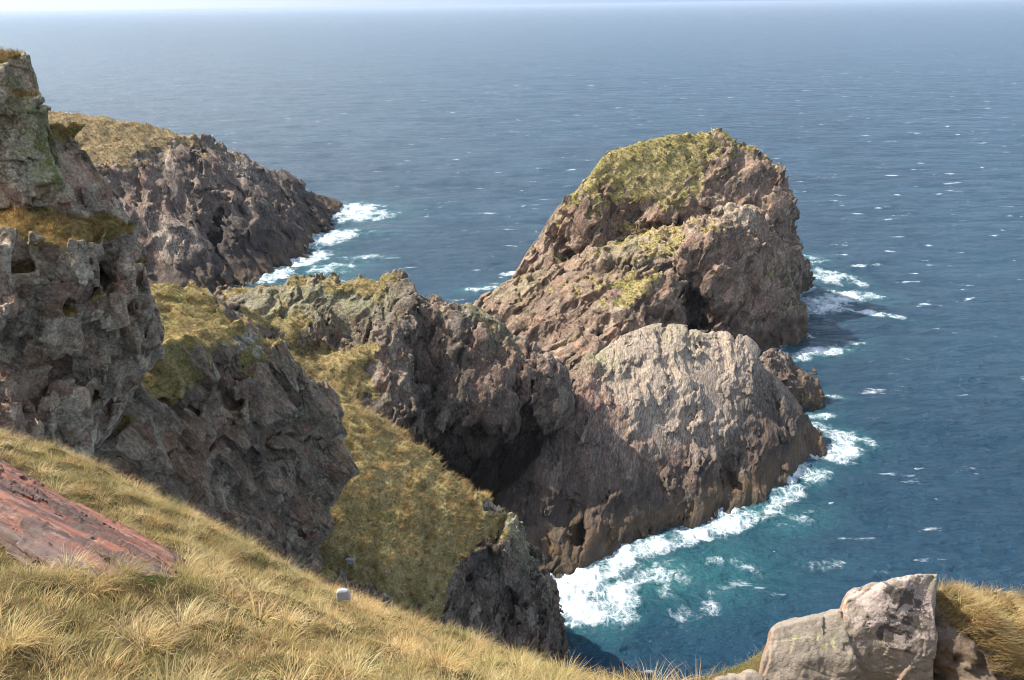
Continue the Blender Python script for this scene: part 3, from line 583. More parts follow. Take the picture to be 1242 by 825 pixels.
# --- grassy spur
spur = Mass([
    Hull(pts((380, 440, 86), (400, 458, 85), (460, 492, 84.5), (520, 550, 81.28), (560, 580, 78.56), (586, 600, 77), (600, 645, 74.5), (560, 705, 74), (500, 745, 69), (400, 705, 64), (368, 690, 64), (380, 560, 72)) + [np.array(a, float) for a in ((-24, 96, 20), (-8, 92, 10), (2, 90, 0), (-20, 62, 8), (-4, 66, 0), (4, 78, -3), (-26, 80, 30), (-24, 64, 20))], 2),
    Hull(pts((575, 596, 77.5), (600, 612, 77), (632, 640, 77), (664, 678, 77.31), (674, 735, 79), (688, 770, 79.85), (690, 785, 79.42), (640, 800, 75), (560, 795, 70), (555, 710, 74), (615, 655, 74)) + [np.array(a, float) for a in ((7.5, 80, -4), (6, 88, -4), (-6, 90, 0), (-6, 68, -3), (0, 70, -4))], 1.2),
    Hull(pts((598, 640, 76), (606, 628, 76.5), (628, 624, 76.5), (634, 632, 76.5), (630, 660, 75.5), (605, 665, 75)) + pts((606, 630, 78.5), (634, 640, 78.5), (625, 680, 77.38)), 0.4),
    Hull(pts((575, 598, 77), (594, 600, 77), (602, 612, 77), (598, 632, 76), (575, 625, 75.5)) + pts((585, 600, 80), (600, 630, 79)), 0.5),
    Hull(pts((374, 690, 62.5), (408, 692, 62.5), (470, 730, 61.5), (478, 760, 60), (440, 750, 59.5), (380, 712, 60.5)) + pts((408, 700, 65), (470, 738, 64.5), (374, 700, 65), (470, 830, 62), (390, 790, 62)), 0.3),
] + [Hull(pts((576, 676, 72.53), (600, 668, 73.2), (612, 690, 73.17), (596, 712, 71.82), (572, 700, 71.35)) + pts((580, 680, 75.38), (606, 700, 75.15)), .2), Hull(pts((514, 626, 75.11), (532, 622, 74.71), (536, 640, 73.69), (520, 646, 73.78)) + pts((525, 630, 77), (525, 650, 76.5)), .2), Hull(pts((505, 652, 74.6), (522, 650, 72.87), (524, 668, 74.4), (508, 672, 73.6)) + pts((512, 655, 75.22), (512, 675, 75.29)), .2), Hull(pts((436, 540, 79), (458, 534, 80.2), (462, 550, 79.4), (436, 566, 77.6), (424, 572, 76.6)) + pts((440, 545, 82), (450, 570, 82)), .2)
], [Ball(P(618, 735, 74), (0.8, 2.2, 5), 0.15), Ball(P(648, 700, 76.15), (0.6, 1.5, 4.5), 0.1), Ball(P(592, 690, 72.27), (2.2, 1.6, 1.6), 0.2), Ball(P(655, 760, 76.46), (.7, 1.5, 3.5), -.1)], k=1.2, ksub=0.8, h=0.13,
    rock=rocky(0.5, 1.0, 1.2, 1.3, 1.1, (0.15, 0.1, 1), (2.6, 1, 1), .7, .5, .5, rib=.9, strata=((.95, -.2, .12), .9, .6)), tuft=(0.9, 0.2), grass=(0.26, 0.46, 2, 6, 0.10),
    blobs=((P(480, 640, 73), 12, .35), (P(430, 540, 77), 9, .3), (P(540, 620, 73.67), 5, .2), (P(592, 690, 72.27), 3.0, -1.3), (P(640, 740, 74.69), 6, -1.2), (P(600, 770, 71), 5, -1.2), (P(665, 700, 77.15), 4, -.9), (P(525, 634, 74.2), 1.3, -1.3), (P(514, 661, 74.4), 1.1, -1.3), (P(445, 552, 79), 2, -1.3), (P(660, 780, 77.23), 6, -1), (P(620, 630, 76), 1.4, -.8), (P(420, 720, 61), 3.2, -.9), (P(465, 735, 61), 2.5, -.9), (P(595, 612, 76.5), 1.3, -.6), (P(448, 545, 80), 1.5, -.6)),
    tone=((0, P(445, 552, 79), 2, 1), (0, P(615, 630, 76), 1.5, 1.0), (3, P(622, 630, 76), 1.2, .9), (0, P(597, 610, 76.5), 1.5, .7), (2, P(592, 690, 71.77), 3, .7), (2, P(620, 740, 74), 3, .5), (1, P(585, 740, 71), 3, .25), (1, P(650, 770, 75.85), 4, .3), (3, P(645, 660, 76), 3, .6), (3, P(660, 740, 76.69), 1.5, .5)), zmin=-3).build()
log('spur', len(spur.v))
# --- dark cliff below the turf shoulder
cliff = Mass([
    Hull(pts((185, 336, 61), (240, 345, 64), (292, 398, 57.5), (215, 430, 48.5), (180, 450, 46.5), (150, 482, 44), (108, 512, 42), (125, 570, 41), (240, 665, 45), (330, 705, 53), (372, 697, 60), (305, 430, 59.5)) + [np.array(a, float) for a in ((-34, 66, 30), (-24, 66, 20), (-30, 40, 45), (-20, 46, 38), (-38, 52, 40))], 0.8),
    Hull(pts((288, 398, 57.5), (330, 424, 62), (372, 446, 64), (400, 474, 65), (418, 530, 65), (420, 562, 65), (398, 612, 64), (384, 690, 61.5), (330, 692, 55), (300, 560, 54.5)) + [np.array(a, float) for a in ((-25, 70, 24), (-24, 70, 50), (-22, 64, 24))], 0.6),
    Hull(pts((232, 352, 63), (258, 345, 66), (290, 362, 67), (306, 408, 65), (268, 400, 61), (246, 375, 61.5)) + [np.array(a, float) for a in ((-26, 70, 50), (-20, 70, 50))], 0.6),
    Hull(pts((118, 490, 43), (150, 478, 43.5), (186, 496, 44), (178, 540, 43.2), (146, 560, 42)) + pts((130, 500, 46), (186, 500, 47), (170, 580, 45)), 0.3),
    Hull(pts((330, 425, 61.6), (398, 472, 64.4), (402, 500, 64), (345, 500, 60.6), (332, 460, 60)) + pts((340, 440, 66), (398, 500, 66.5)), 0.3),
    Hull(pts((345, 560, 60), (372, 545, 62), (392, 640, 62), (380, 688, 61), (350, 692, 57.5), (340, 630, 57)) + pts((360, 560, 65), (375, 690, 64)), 0.3),
] + face_blocks(40, [(150, 490), (215, 440), (285, 410), (330, 440), (395, 490), (408, 560), (380, 620), (365, 685), (250, 640), (150, 580)], [(215, 430, 48.5), (288, 400, 57), (180, 450, 46.5), (150, 482, 44), (125, 570, 41.2), (240, 665, 45.2), (330, 705, 53.5), (372, 697, 60), (305, 430, 59), (400, 475, 65), (418, 545, 65), (398, 612, 64), (300, 560, 54.5)], (34, 95), (.3, .7), (48, 66), (.1, .7), 1.6, np.random.default_rng(5))
 + face_blocks(14, [(150, 490), (215, 440), (285, 410), (395, 490), (380, 620), (250, 640), (150, 580)], [(215, 430, 48.5), (288, 400, 57), (180, 450, 46.5), (150, 482, 44), (125, 570, 41.2), (240, 665, 45.2), (330, 705, 53.5), (372, 697, 60), (305, 430, 59), (400, 475, 65), (418, 545, 65), (398, 612, 64), (300, 560, 54.5)], (40, 80), (.4, .8), (-38, -20), (.1, .5), 1.6, np.random.default_rng(6)), [Ball(P(250, 470, 48.5), (1.1, 1.8, 4.5), 0.35), Ball(P(300, 620, 49.5), (0.8, 1.2, 3.5), 0.5), Ball(P(195, 585, 43), (.7, 1.5, 3), .3), Ball(P(340, 520, 58), (.5, 1.5, 3), 0.3), Ball(P(130, 585, 41), (2, 2.5, 2.5))], k=0.7, ksub=0.6, h=0.095,
    rock=rocky(0.75, 0.7, 1.1, .4, .9, (0.5, 0.1, -0.85), (2.4, 1, 1), .8, .4, .75, rib=.25, bamp=1.7, strata=((.85, .1, .5), 1.3, .55)), tuft=(0.8, 0.18), grass=(0.40, 0.62, 30, 33, 0.12),
    blobs=((P(225, 390, 53), 6, .3), (P(200, 350, 60), 5, .4), (P(150, 490, 44), 1.4, .6), (P(118, 500, 42.5), 1.2, .6), (P(290, 375, 62), 2.5, -.4), (P(270, 360, 65), 2.4, -.5), (P(390, 480, 64), 3, -.3), (P(350, 640, 57), 6, -.2), (P(190, 450, 47), 2, .5)),
    tone=((0, P(292, 410, 57), 1.6, 1.1), (0, P(300, 440, 57.5), 1.5, 1.0), (0, P(312, 470, 57.5), 1.6, .9), (0, P(330, 510, 58), 1.8, .5), (0, P(350, 560, 59.5), 2, .4), (0, P(415, 540, 65), 2.5, .7), (0, P(370, 510, 63), 2.5, .4), (1, P(260, 500, 48.5), 2.5, .5), (1, P(385, 530, 63.5), 2.0, .5), (1, P(240, 560, 46.5), 2.5, .4), (2, P(225, 470, 48), 2.5, .7), (2, P(300, 560, 53), 3.5, .5), (2, P(190, 620, 44), 3, .5), (2, P(290, 380, 65), 2.5, .5), (2, P(345, 590, 58), 3, .4)), zmin=18).build()
log('cliff', len(cliff.v))
# --- crag at the left edge
def slab(px0, py0, px1, py1, d, dp=1.2, sk=0, r=0.12):
    d = d - (1.75 if px0 < 90 else 1.0 if px0 < 135 else 0.35)
    return Hull(pts((px0, py0, d), (px1, py0 + sk, d + .15), (px1 + 3, py1 + sk, d), (px0 + 3, py1, d - .15), ((px0 + px1) / 2, (py0 + py1) / 2 + sk / 2, d - .35)) + pts((px0, py0, d + dp), (px1, py0 + sk, d + dp), (px1, py1 + sk, d + dp), (px0, py1, d + dp)), r)
crag = Mass([
    Hull(pts((-110, 58, 38), (0, 62, 38.5), (27, 66, 39), (38, 95, 38.6), (50, 118, 38.4), (54, 148, 38.2), (92, 222, 37.2), (60, 236, 36.2), (0, 242, 35.6), (-110, 250, 35.6)) + pts((-110, 60, 44), (20, 70, 43), (40, 150, 43), (70, 240, 42)), 0.3),
    Hull(pts((60, 160, 40), (72, 150, 41.4), (96, 180, 41.4), (120, 205, 41.5), (150, 262, 41), (160, 292, 40.4), (90, 258, 37.4), (0, 248, 36.4), (-110, 250, 36)) + pts((60, 160, 45), (150, 270, 45), (-110, 260, 44)), 0.3),
    Hull(pts((78, 160, 41), (90, 153, 41.5), (104, 158, 42), (100, 172, 41.5), (86, 190, 40.6), (112, 218, 40.6), (76, 220, 39.2)) + pts((85, 160, 43), (112, 225, 43), (80, 230, 43)), 0.15),
    Hull(pts((-110, 250, 36.5), (0, 247, 36.6), (90, 258, 37.6), (150, 270, 40), (-110, 288, 32.4), (0, 286, 32.9), (90, 296, 34.9), (146, 296, 38.2), (166, 292, 40.4), (182, 340, 41), (193, 396, 41.4), (184, 432, 40.2), (150, 470, 38.8), (108, 520, 36), (60, 545, 33.4), (0, 570, 31), (-110, 600, 30.6)) + pts((-110, 260, 46), (150, 280, 46), (190, 420, 46), (110, 560, 44), (-110, 680, 42)), 0.3),
    slab(38, 320, 70, 366, 36.1, sk=6), slab(72, 308, 108, 352, 37, sk=4), slab(112, 296, 146, 330, 38.2, sk=6), slab(96, 378, 134, 412, 37.7, sk=4), slab(100, 412, 130, 450, 37.3), slab(24, 372, 66, 430, 35.1, sk=10), slab(150, 425, 176, 448, 39.6, 1.4, -8), slab(-20, 400, 30, 455, 33.8, sk=8), slab(10, 470, 56, 530, 33.9, sk=10), slab(62, 490, 98, 530, 35.4, 1.2, -14), slab(152, 290, 164, 345, 40.0, 1.2, 12), slab(166, 365, 190, 415, 40.6, 1.2, 10), slab(140, 330, 165, 362, 39.3, 1, 8), slab(60, 300, 76, 330, 36.8), slab(2, 300, 36, 340, 35.3, 1.4, 4)
] + face_blocks(46, [(-40, 300), (90, 305), (160, 300), (186, 370), (182, 425), (140, 470), (100, 515), (40, 545), (-40, 560)], [(0, 290, 32.8), (90, 298, 34.8), (146, 300, 38.1), (-100, 300, 32), (168, 300, 40.2), (190, 396, 41.0), (184, 432, 40.1), (150, 470, 38.7), (108, 520, 35.9), (60, 545, 33.3), (0, 570, 31), (50, 420, 33.2), (120, 400, 36.8)], (20, 62), (.5, 1.5), (-14, 14), (.1, .75), 1.2, np.random.default_rng(3))
 + face_blocks(14, [(-40, 80), (22, 80), (45, 150), (80, 225), (-40, 235)], [(0, 66, 38.6), (27, 70, 39.1), (50, 120, 38.5), (92, 222, 37.3), (0, 240, 35.8), (-100, 250, 35.7), (-100, 66, 38.2)], (30, 70), (.6, 1.6), (-8, 8), (.05, .35), 1.0, np.random.default_rng(8)), [Ball(P(80, 470, 34.3), (.45, 1.4, 2.6), .2), Ball(P(118, 365, 37.2), (.4, 1.2, 1.6), .1), Ball(P(70, 365, 34.5), (2.4, .9, .22), -.1), Ball(P(100, 490, 35.7), (.6, 1.6, 1.2), .3), Ball(P(30, 440, 32.5), (.4, 1.2, 2.2), -.2), Ball(P(120, 232, 39), (.6, 1.0, .5), .3)], k=0.35, ksub=0.4, h=0.065,
    rock=rocky(0.5, 0.5, 1.0, .65, 1.0, (0.12, 0.1, 1), (1.4, 1, 1), .6, .3, 0.9, bamp=1.3), tuft=(0.7, 0.16), grass=(0.48, 0.72, 55, 57, 0.14),
    blobs=((P(40, 264, 34.8), 2.4, .4), (P(110, 276, 37), 1.8, .45), (P(-30, 266, 34), 2.4, .4), (P(140, 285, 39), 1.2, .4), (P(15, 355, 35), 1.0, .6), (P(150, 350, 39.5), .9, .4), (P(10, 70, 40), 4, .3), (P(30, 170, 38), 3.4, -.7), (P(160, 400, 39.8), .9, .3), (P(105, 378, 37.6), .5, .9), (P(140, 470, 39), 1.6, .6), (P(60, 310, 36.6), 1.2, .2), (P(135, 335, 38.8), .8, .4), (P(95, 430, 37), .6, .5)),
    tone=((3, P(65, 185, 37.4), 1.5, .9), (3, P(50, 140, 38.3), 1.3, .5), (3, P(10, 110, 38.5), 2, .5), (3, P(80, 215, 37.2), 1, .8), (0, P(20, 190, 37), 2, .35), (0, P(155, 310, 40), 1.5, .6), (0, P(110, 390, 37.5), 1.0, .7), (1, P(20, 500, 31.8), 2, .6), (1, P(40, 420, 35), 1.5, .5), (2, P(30, 310, 35.2), 1.6, .5), (2, P(110, 480, 36), 1.2, .8), (2, P(80, 450, 34.4), 1.1, .5), (0, P(100, 335, 37), .8, .3)), zmin=50, bounds=((-31, 20, 40), (0, 60, 90))).build()
log('crag', len(crag.v))

def put(m, name, mat, label, cat, kind=None):
    return mesh_obj(name, m.v, m.q, mat, label, cat, kind, attrs={'grass': m.g, 'tone': m.t})
put(head, 'headland', M_HEAD, 'far brown headland with a turf top running down to the foaming inlet', 'headland', 'structure')
stack_ob = put(stack, 'sea_stack', M_STACK, 'big domed sea stack with green turf cap and dark cave in its front', 'sea stack')
put(mid, 'rock_islet', M_MID, 'pale pink slab-topped rock islet with dark fluted flanks in front of the domed stack', 'rock islet')
put(knob, 'tidal_rock', M_MID, 'small dark lumpy rock in the surf between the pale islet and the domed stack', 'rock')
put(ridge, 'rock_ridge', M_RIDGE, 'dark rock ridge with a cave at its foot linking the mainland to the pale islet', 'ridge', 'structure')
put(spur, 'grassy_spur', M_SPUR, 'steep khaki grass spur ending in a dark rocky drop above the white surf', 'hillside', 'structure')
put(cliff, 'cliff', M_CLIFF, 'dark brown cliff face under a small turf shoulder left of the grass spur', 'cliff', 'structure')
put(crag, 'crag', M_CRAG, 'grey blocky crag with grass ledges and lichen at the left edge', 'crag', 'structure')
DRY = [.3, .3, .2, .1, .12, .06, .08]
turf_on(spur, 'grass', 'khaki tussock grass covering the steep spur', 5, 0.62, 0.04, 12, STRAW * (1.0, 1.0, 1.0), [.35, .32, .2, .12, .08, .05, .1], 14000, 0.5, (0.5, -0.25))
turf_on(cliff, 'grass', 'dry grass on the shoulder above the dark cliff', 16, 0.28, 0.022, 8, STRAW * .75, DRY, 8000, 0.55, (0.5, -0.2))
turf_on(crag, 'grass', 'rusty grass drooping over the ledges of the grey crag', 40, 0.3, 0.014, 9, STRAW * (.75, .68, .62), [.2, .3, .35, .05, .12, .08, .2], 9000, 0.5, (0.6, -0.5))
turf_on(ridge, 'grass', 'straw coloured grass along the crest and gully of the rock ridge', 5, 0.4, 0.045, 9, STRAW * .85, DRY, 8000, 0.5)
turf_on(stack, 'grass_cap', 'short green grass on the cap of the sea stack', 4, 0.4, 0.07, 7, STRAW * (.88, .86, .66), [.15, .2, .1, .05, .4, .25, .05], 6000, 0.5, parent=stack_ob)
turf_on(head, 'grass', 'tawny grass on the flat top of the far headland', 1.2, 0.6, 0.11, 6, STRAW * (.85, .78, .8), DRY, 5000, 0.5)

# ================================================================== foreground hill
hc = [P(0, 535, 13), P(90, 575, 12), P(180, 626, 11), P(260, 668, 10.2), P(330, 705, 9.5), P(420, 744, 8.5), P(500, 774, 7.9), P(560, 795, 7.5), P(640, 812, 6.9), P(700, 832, 6.5), P(780, 842, 6.0), P(860, 848, 5.6)]
edge = np.array(hc)
inner = [P(0, 825, 4), P(400, 825, 4.2), P(200, 825, 4.1), P(0, 690, 6.4), P(220, 700, 6.8), P(430, 790, 5.6), P(600, 825, 5.3), P(-200, 825, 3.8), P(-250, 600, 9), P(-200, 480, 15)]
more = [np.array(a, float) for a in ((0, 0, 78.35), (0, -4, 79.6), (-4, 0, 78.9), (-7, -2, 80.0), (3.2, 0, 77.6), (3.4, 3.2, 75.6), (2.6, 4.6, 74.2), (5, 3, 75.6), (6, 0, 77.0), (1.4, 2.6, 76.4))]
fall = [e + np.array((0.5, 2.2, -2.6)) for e in edge] + [e + np.array((0.9, 4.0, -7.5)) for e in edge]
mound = [P(920, 868, 6.3), P(1000, 880, 6.6), P(1100, 890, 6.9), P(1190, 885, 7.0), P(1300, 880, 7.0), P(1100, 905, 6.0), P(1300, 905, 6.0)]
mfall = [np.array((x, y, z)) for x, y, z in ((2.4, 8.4, 71), (3.6, 8.8, 71), (5.0, 8.8, 71), (6.5, 8.6, 71.5), (2.4, 9.6, 67), (4, 10, 67), (6.5, 10, 67))]
CP = np.array(hc + inner + more + fall + mound + mfall)
HW = tps_fit(CP[:, :2], CP[:, 2])
def hill0(xy):
    d2 = ((xy[:, None] - CP[None, :, :2]) ** 2).sum(2)
    return (0.5 * d2 * np.log(d2 + 1e-12)) @ HW[:-3] + HW[-3] + xy @ HW[-2:]
def hill(xy):
    z = np.concatenate([hill0(c) for c in np.array_split(xy, max(1, len(xy) // 40000))])
    p = np.concatenate((xy, np.zeros((len(xy), 1))), 1).astype(F32)
    return z + 0.045 * fbm(p, 2.2, 0) + 0.045 * fbm(p, 0.9, 1)
def hit(px, py, lift=0.0):
    r = ray(px, py); r = r / r[1]
    t = np.arange(1.2, 18, 0.02); p = np.array((0, 0, EYE)) + t[:, None] * r
    b = np.flatnonzero(p[:, 2] < hill0(p[:, :2]) + lift)
    return p[b[0]] if len(b) else None
gx = np.arange(-15, 9.001, 0.07); gy = np.arange(-6, 17.001, 0.07)
G = np.stack(np.meshgrid(gx, gy, indexing='ij'), -1).reshape(-1, 2)
gz = np.maximum(hill(G), 52 + 0 * G[:, 0])
nx, ny = len(gx), len(gy)
ii = np.arange(nx * ny).reshape(nx, ny)
fq = np.stack((ii[:-1, :-1], ii[1:, :-1], ii[1:, 1:], ii[:-1, 1:]), -1).reshape(-1, 4)
def soil_mat():
    n = NT('turf_soil'); pos = n.pos()
    c = n.mix(n.ss(n.noise(pos, 3.0, 6, 0.7), 0.4, 0.62), (0.12, 0.085, 0.035), (0.20, 0.15, 0.06))
    c = n.mix(n.ss(n.noise(pos, 1.1, 5, 0.7), 0.52, 0.66), c, (0.085, 0.095, 0.028))
    c = n.mix(n.ss(n.noise(pos, 9, 6, 0.75), 0.5, 0.7), c, (0.06, 0.042, 0.025))
    dirt = n.attr('dirt'); c = n.mix(dirt, c, n.mix(n.ss(n.noise(pos, 6, 6, 0.7), 0.4, 0.65), (0.20, 0.14, 0.095), (0.32, 0.25, 0.185)))
    n.set(n.b.inputs['Base Color'], c); n.b.inputs['Roughness'].default_value = 0.95; n.b.inputs['Specular IOR Level'].default_value = 0.1
    bp = n.n('Bump', {'Height': n.noise(pos, 12, 8, 0.75), 'Strength': 0.9, 'Distance': 0.08}); n.t.links.new(bp.outputs[0], n.b.inputs['Normal'])
    return n.m
M_SOIL = soil_mat()
dc = P(1160, 790, 6.8); dirt = np.exp(-(((G[:, 0] - dc[0]) / 0.42) ** 2 + ((G[:, 1] - dc[1]) / 0.5) ** 2) ** 2)
mesh_obj('hillside', np.concatenate((G, gz[:, None]), 1), fq, M_SOIL, 'steep turf slope in the foreground that ends at the cliff edge', 'hillside', 'structure', attrs={'dirt': dirt.astype(F32)})
log('hill')

# --- red slab in the turf
def ho(px, py, lift):
    p = hit(px, py); return p + np.array((0, 0, lift))
sa = [ho(-120, 500, .10), ho(-60, 540, .14), ho(0, 570, .16), ho(70, 606, .15), ho(140, 642, .13), ho(213, 680, .06), ho(200, 705, .03), ho(110, 700, .05), ho(40, 668, .08), ho(-40, 640, .10), ho(-120, 610, .1)]
lin = sa[4] - sa[1]; lin = lin / np.linalg.norm(lin)
FB = frame(lin, (14, 1, 1))
def slab_rock(p):
    q = p @ FB.T; w1 = q + np.stack((fbm(q, .5, 0), fbm(q, .5, 1), fbm(q, .5, 2)), -1) * F32(.03)
    a, ca = facet(w1, .26, .2); b, cb = facet(w1, .085, .5)
    return .15 * a + .05 * b - .05 * (1 - sstep(0, .12, ca)) - .02 * (1 - sstep(0, .15, cb)) + .006 * fbm(p, .2, 0)
red = Mass([Hull(sa + [p - np.array((0, 0, .6)) for p in sa], 0.05)], h=0.03, rock=slab_rock, band=0.25).build()
n = NT('red_gneiss'); pos = n.pos()
ax = Vector(lin); rot = ax.rotation_difference(Vector((1, 0, 0))).to_euler()
v = n.mapping(n.mapping(pos, tuple(rot)), (0, 0, 0), (0.06, 1, 1))
c = n.mix(n.ss(n.noise(v, 7, 6, 0.7), 0.35, 0.62), (0.185, 0.062, 0.038), (0.29, 0.125, 0.08))
c = n.mix(n.ss(n.noise(v, 12, 7, 0.7), 0.52, 0.68), c, (0.33, 0.21, 0.17))
c = n.mix(n.m2('MULTIPLY', n.ss(n.noise(v, 5, 7, 0.72), 0.47, 0.57), 0.9), c, (0.075, 0.05, 0.042))
c = n.mix(n.m2('MULTIPLY', n.ss(n.m2('ADD', n.attr('band'), n.m2('MULTIPLY', n.noise(v, 4, 6, .7), .9)), 1.42, 1.62), 0.8), c, n.mix(n.noise(v, 9, 6, .7), (0.085, 0.062, 0.05), (0.24, 0.175, 0.15)))
c = n.mix(n.m2('MULTIPLY', n.ss(n.noise(pos, 14, 6, 0.75), 0.58, 0.68), 0.5), c, (0.42, 0.38, 0.34))
n.set(n.b.inputs['Base Color'], c); n.b.inputs['Roughness'].default_value = 0.85
bp = n.n('Bump', {'Height': n.m2('ADD', n.noise(v, 16, 8, 0.7), n.m2('MULTIPLY', n.noise(pos, 40, 5, .7), .3)), 'Strength': 0.8, 'Distance': 0.04}); n.t.links.new(bp.outputs[0], n.b.inputs['Normal'])
acr = np.cross(lin, (0, 0, 1)); acr /= np.linalg.norm(acr); tt = red.v @ acr; up_ = np.array(sa[2]) @ acr; dn_ = np.array(sa[8]) @ acr
mesh_obj('rock_slab', red.v, red.q, n.m, 'long red banded rock slab lying in the golden turf', 'rock slab', attrs={'band': ((tt - up_) / (dn_ - up_)).astype(F32)})

# --- boulders at the lower right
def boulder_mat(name, patchy):
    n = NT(name); pos = n.pos()
    c = n.mix(n.ss(n.noise(pos, 2.2, 6, 0.7), 0.36, 0.64), (0.33, 0.275, 0.21), (0.42, 0.335, 0.255))
    c = n.mix(n.ss(n.noise(pos, 9, 6, 0.75), 0.5, 0.7), c, (0.21, 0.165, 0.125))
    nrm = n.n('SeparateXYZ', {0: n.n('NewGeometry').outputs['Normal']}).outputs
    c = n.mix(n.m2('MULTIPLY', n.ss(n.m2('SUBTRACT', n.m2('MULTIPLY', n.noise(pos, 3.5, 5, .7), 0.9), nrm[0]), 0.95, 1.35), 0.6), c, (0.38, 0.21, 0.12))
    pk = n.ss(n.m2('ADD', n.noise(pos, 4.2, 8, 0.72, 0.3), n.m2('MULTIPLY', n.attr('tone'), 0.22)), 0.58, 0.60)
    c = n.mix(n.m2('MULTIPLY', pk, 0.9 * patchy), c, (0.58, 0.455, 0.385))
    dk = n.ss(n.m2('ADD', n.noise(n.mapping(pos, (0, 0, 0.4)), 3.2, 8, 0.7), n.m2('MULTIPLY', n.attr('tone'), 0.15)), 0.63, 0.65)
    c = n.mix(n.m2('MULTIPLY', dk, 0.9 * patchy), c, (0.10, 0.082, 0.068))
    yl = n.ss(n.m2('ADD', n.noise(pos, 13, 6, 0.75), n.m2('MULTIPLY', n.attr('lich'), 0.22)), 0.66, 0.71)
    c = n.mix(yl, c, (0.47, 0.45, 0.24))
    c = n.mix(1.0, c, n.mix(n.noise(pos, 60, 4, .7), (0.7, 0.7, 0.7), (1.3, 1.3, 1.3)), 'MULTIPLY')
    n.set(n.b.inputs['Base Color'], c); n.b.inputs['Roughness'].default_value = 0.9
    h_ = n.m2('ADD', n.noise(pos, 8, 9, 0.72), n.m2('ADD', n.m2('MULTIPLY', yl, .12), n.m2('MULTIPLY', n.noise(pos, 70, 4, .7), .12)))
    bp = n.n('Bump', {'Height': h_, 'Strength': 0.9, 'Distance': 0.05}); n.t.links.new(bp.outputs[0], n.b.inputs['Normal'])
    return n.m
def boulder(front, depth, name, mat, label, lichen=(), pt=(), S_=.16, down=.5):
    f = pts(*front); b_ = [p + np.array((p[0] / p[1] * depth, depth, (p[2] - EYE) / p[1] * depth - .03)) for p in f] + [p - np.array((0, 0, down)) for p in f]
    m = Mass([Hull(f + b_, 0.015)], h=0.012, rock=rocky(S_, .22, .26, .26, .2, (0.3, 0, 1), rough=.4), band=0.13).build()
    li = np.zeros(len(m.v), F32); tt = np.zeros(len(m.v), F32)
    for c_, r_, a_ in lichen: li += F32(a_) * np.exp(-((m.v - c_) ** 2).sum(1) / r_ ** 2).astype(F32)
    for c_, r_, a_ in pt: tt += F32(a_) * np.exp(-((m.v - c_) ** 2).sum(1) / r_ ** 2).astype(F32)
    return mesh_obj(name, m.v, m.q, mat, label, 'boulder', attrs={'lich': li, 'tone': tt})
MB1 = boulder_mat('patched_boulder', 1.0); MB2 = boulder_mat('plain_boulder', 0.35)
boulder([(1028, 728, 7.15), (1032, 722, 7.2), (1078, 716, 7.2), (1112, 700, 7.25), (1134, 700, 7.25), (1131, 840, 6.75), (1132, 760, 7.0), (1030, 850, 6.7), (1024, 770, 6.95)], .45, 'boulder', MB1, 'tall grey boulder with pink and dark lichen patches beside the grassy earth bank',
        [(P(1130, 706, 7.2), .09, 1.1)], [(P(1095, 740, 7.1), .36, 1), (P(1060, 735, 7.1), .3, .6)])
boulder([(944, 763, 7.0), (950, 758, 7.1), (975, 753, 7.15), (1005, 743, 7.15), (1018, 744, 7.1), (1022, 775, 6.95), (1036, 800, 6.75), (1040, 850, 6.6), (938, 850, 6.55), (926, 800, 6.75), (924, 812, 6.7)], .4, 'boulder', MB2, 'lower boulder with yellow lichen and an orange left face beside the tall grey one',
        [(P(990, 778, 6.9), .12, 1.0), (P(1010, 785, 6.85), .1, 1.0), (P(965, 778, 6.9), .1, 1.0), (P(1010, 755, 7), .12, .9), (P(950, 790, 6.9), .1, .8)])
boulder([(868, 822, 6.5), (890, 816, 6.6), (915, 814, 6.65), (932, 822, 6.6), (930, 850, 6.4), (870, 850, 6.3)], .3, 'boulder', MB2, 'low reddish rock just showing at the bottom edge left of the boulders', S_=.12)
bank = Mass([Hull(pts((1134, 716, 7.5), (1150, 712, 7.7), (1200, 716, 7.9), (1242, 742, 7.9), (1330, 770, 7.9), (1134, 760, 7.15), (1170, 745, 7.25), (1240, 775, 7.2), (1330, 800, 7.2), (1134, 850, 6.7), (1200, 850, 6.6), (1330, 860, 6.6), (1134, 720, 8.2), (1242, 760, 8.4), (1330, 790, 8.4)) + [P(1200, 850, 8.5), P(1330, 860, 8.5)], .1)], h=.03, rock=lambda p: .09 * fbm(p, .9, 0) + .03 * fbm(p, .3, 1), tuft=(.3, .1), grass=(.48, .6, 60, 62, .12), blobs=((P(1160, 800, 6.9), .35, -.5), (P(1240, 790, 7.2), .5, .25), (P(1200, 714, 7.9), .5, .5), (P(1150, 713, 7.7), .3, .4)), band=.25).build()
bd = np.exp(-((np.linalg.norm(bank.v - P(1165, 800, 6.85), axis=1) / .55) ** 4)).astype(F32)
mesh_obj('earth_bank', bank.v, bank.q, M_SOIL, 'bare brown earth bank capped with dry grass at the lower right corner', 'earth bank', 'structure', attrs={'dirt': np.maximum(bd, 1 - bank.g)})
turf_on(bank, 'grass', 'dry grass tufts on the earth bank beside the tall boulder', 900, .15, .005, 9, STRAW, [.4, .3, .15, .35, .06, .05, .1], 3000, .5, (.4, -.3))
n = NT('white_quartz'); c = n.mix(n.noise(n.pos(), 9, 5, .6), (0.45, 0.48, 0.54), (0.66, 0.69, 0.74)); n.set(n.b.inputs['Base Color'], c); n.b.inputs['Roughness'].default_value = .5
q0 = P(415, 719, 8.6)
m = Mass([Hull([q0 + .8 * np.array(a) for a in ((-.12, 0, -.2), (.12, .02, -.2), (.13, .12, -.2), (-.1, .12, -.2), (-.12, .01, .0), (-.06, .05, .045), (.03, .06, .05), (.10, .02, .005), (.11, .1, .01), (-.08, .1, .02))], .02)], h=.012, rock=lambda p: 0 * p[:, 0], band=.07).build()
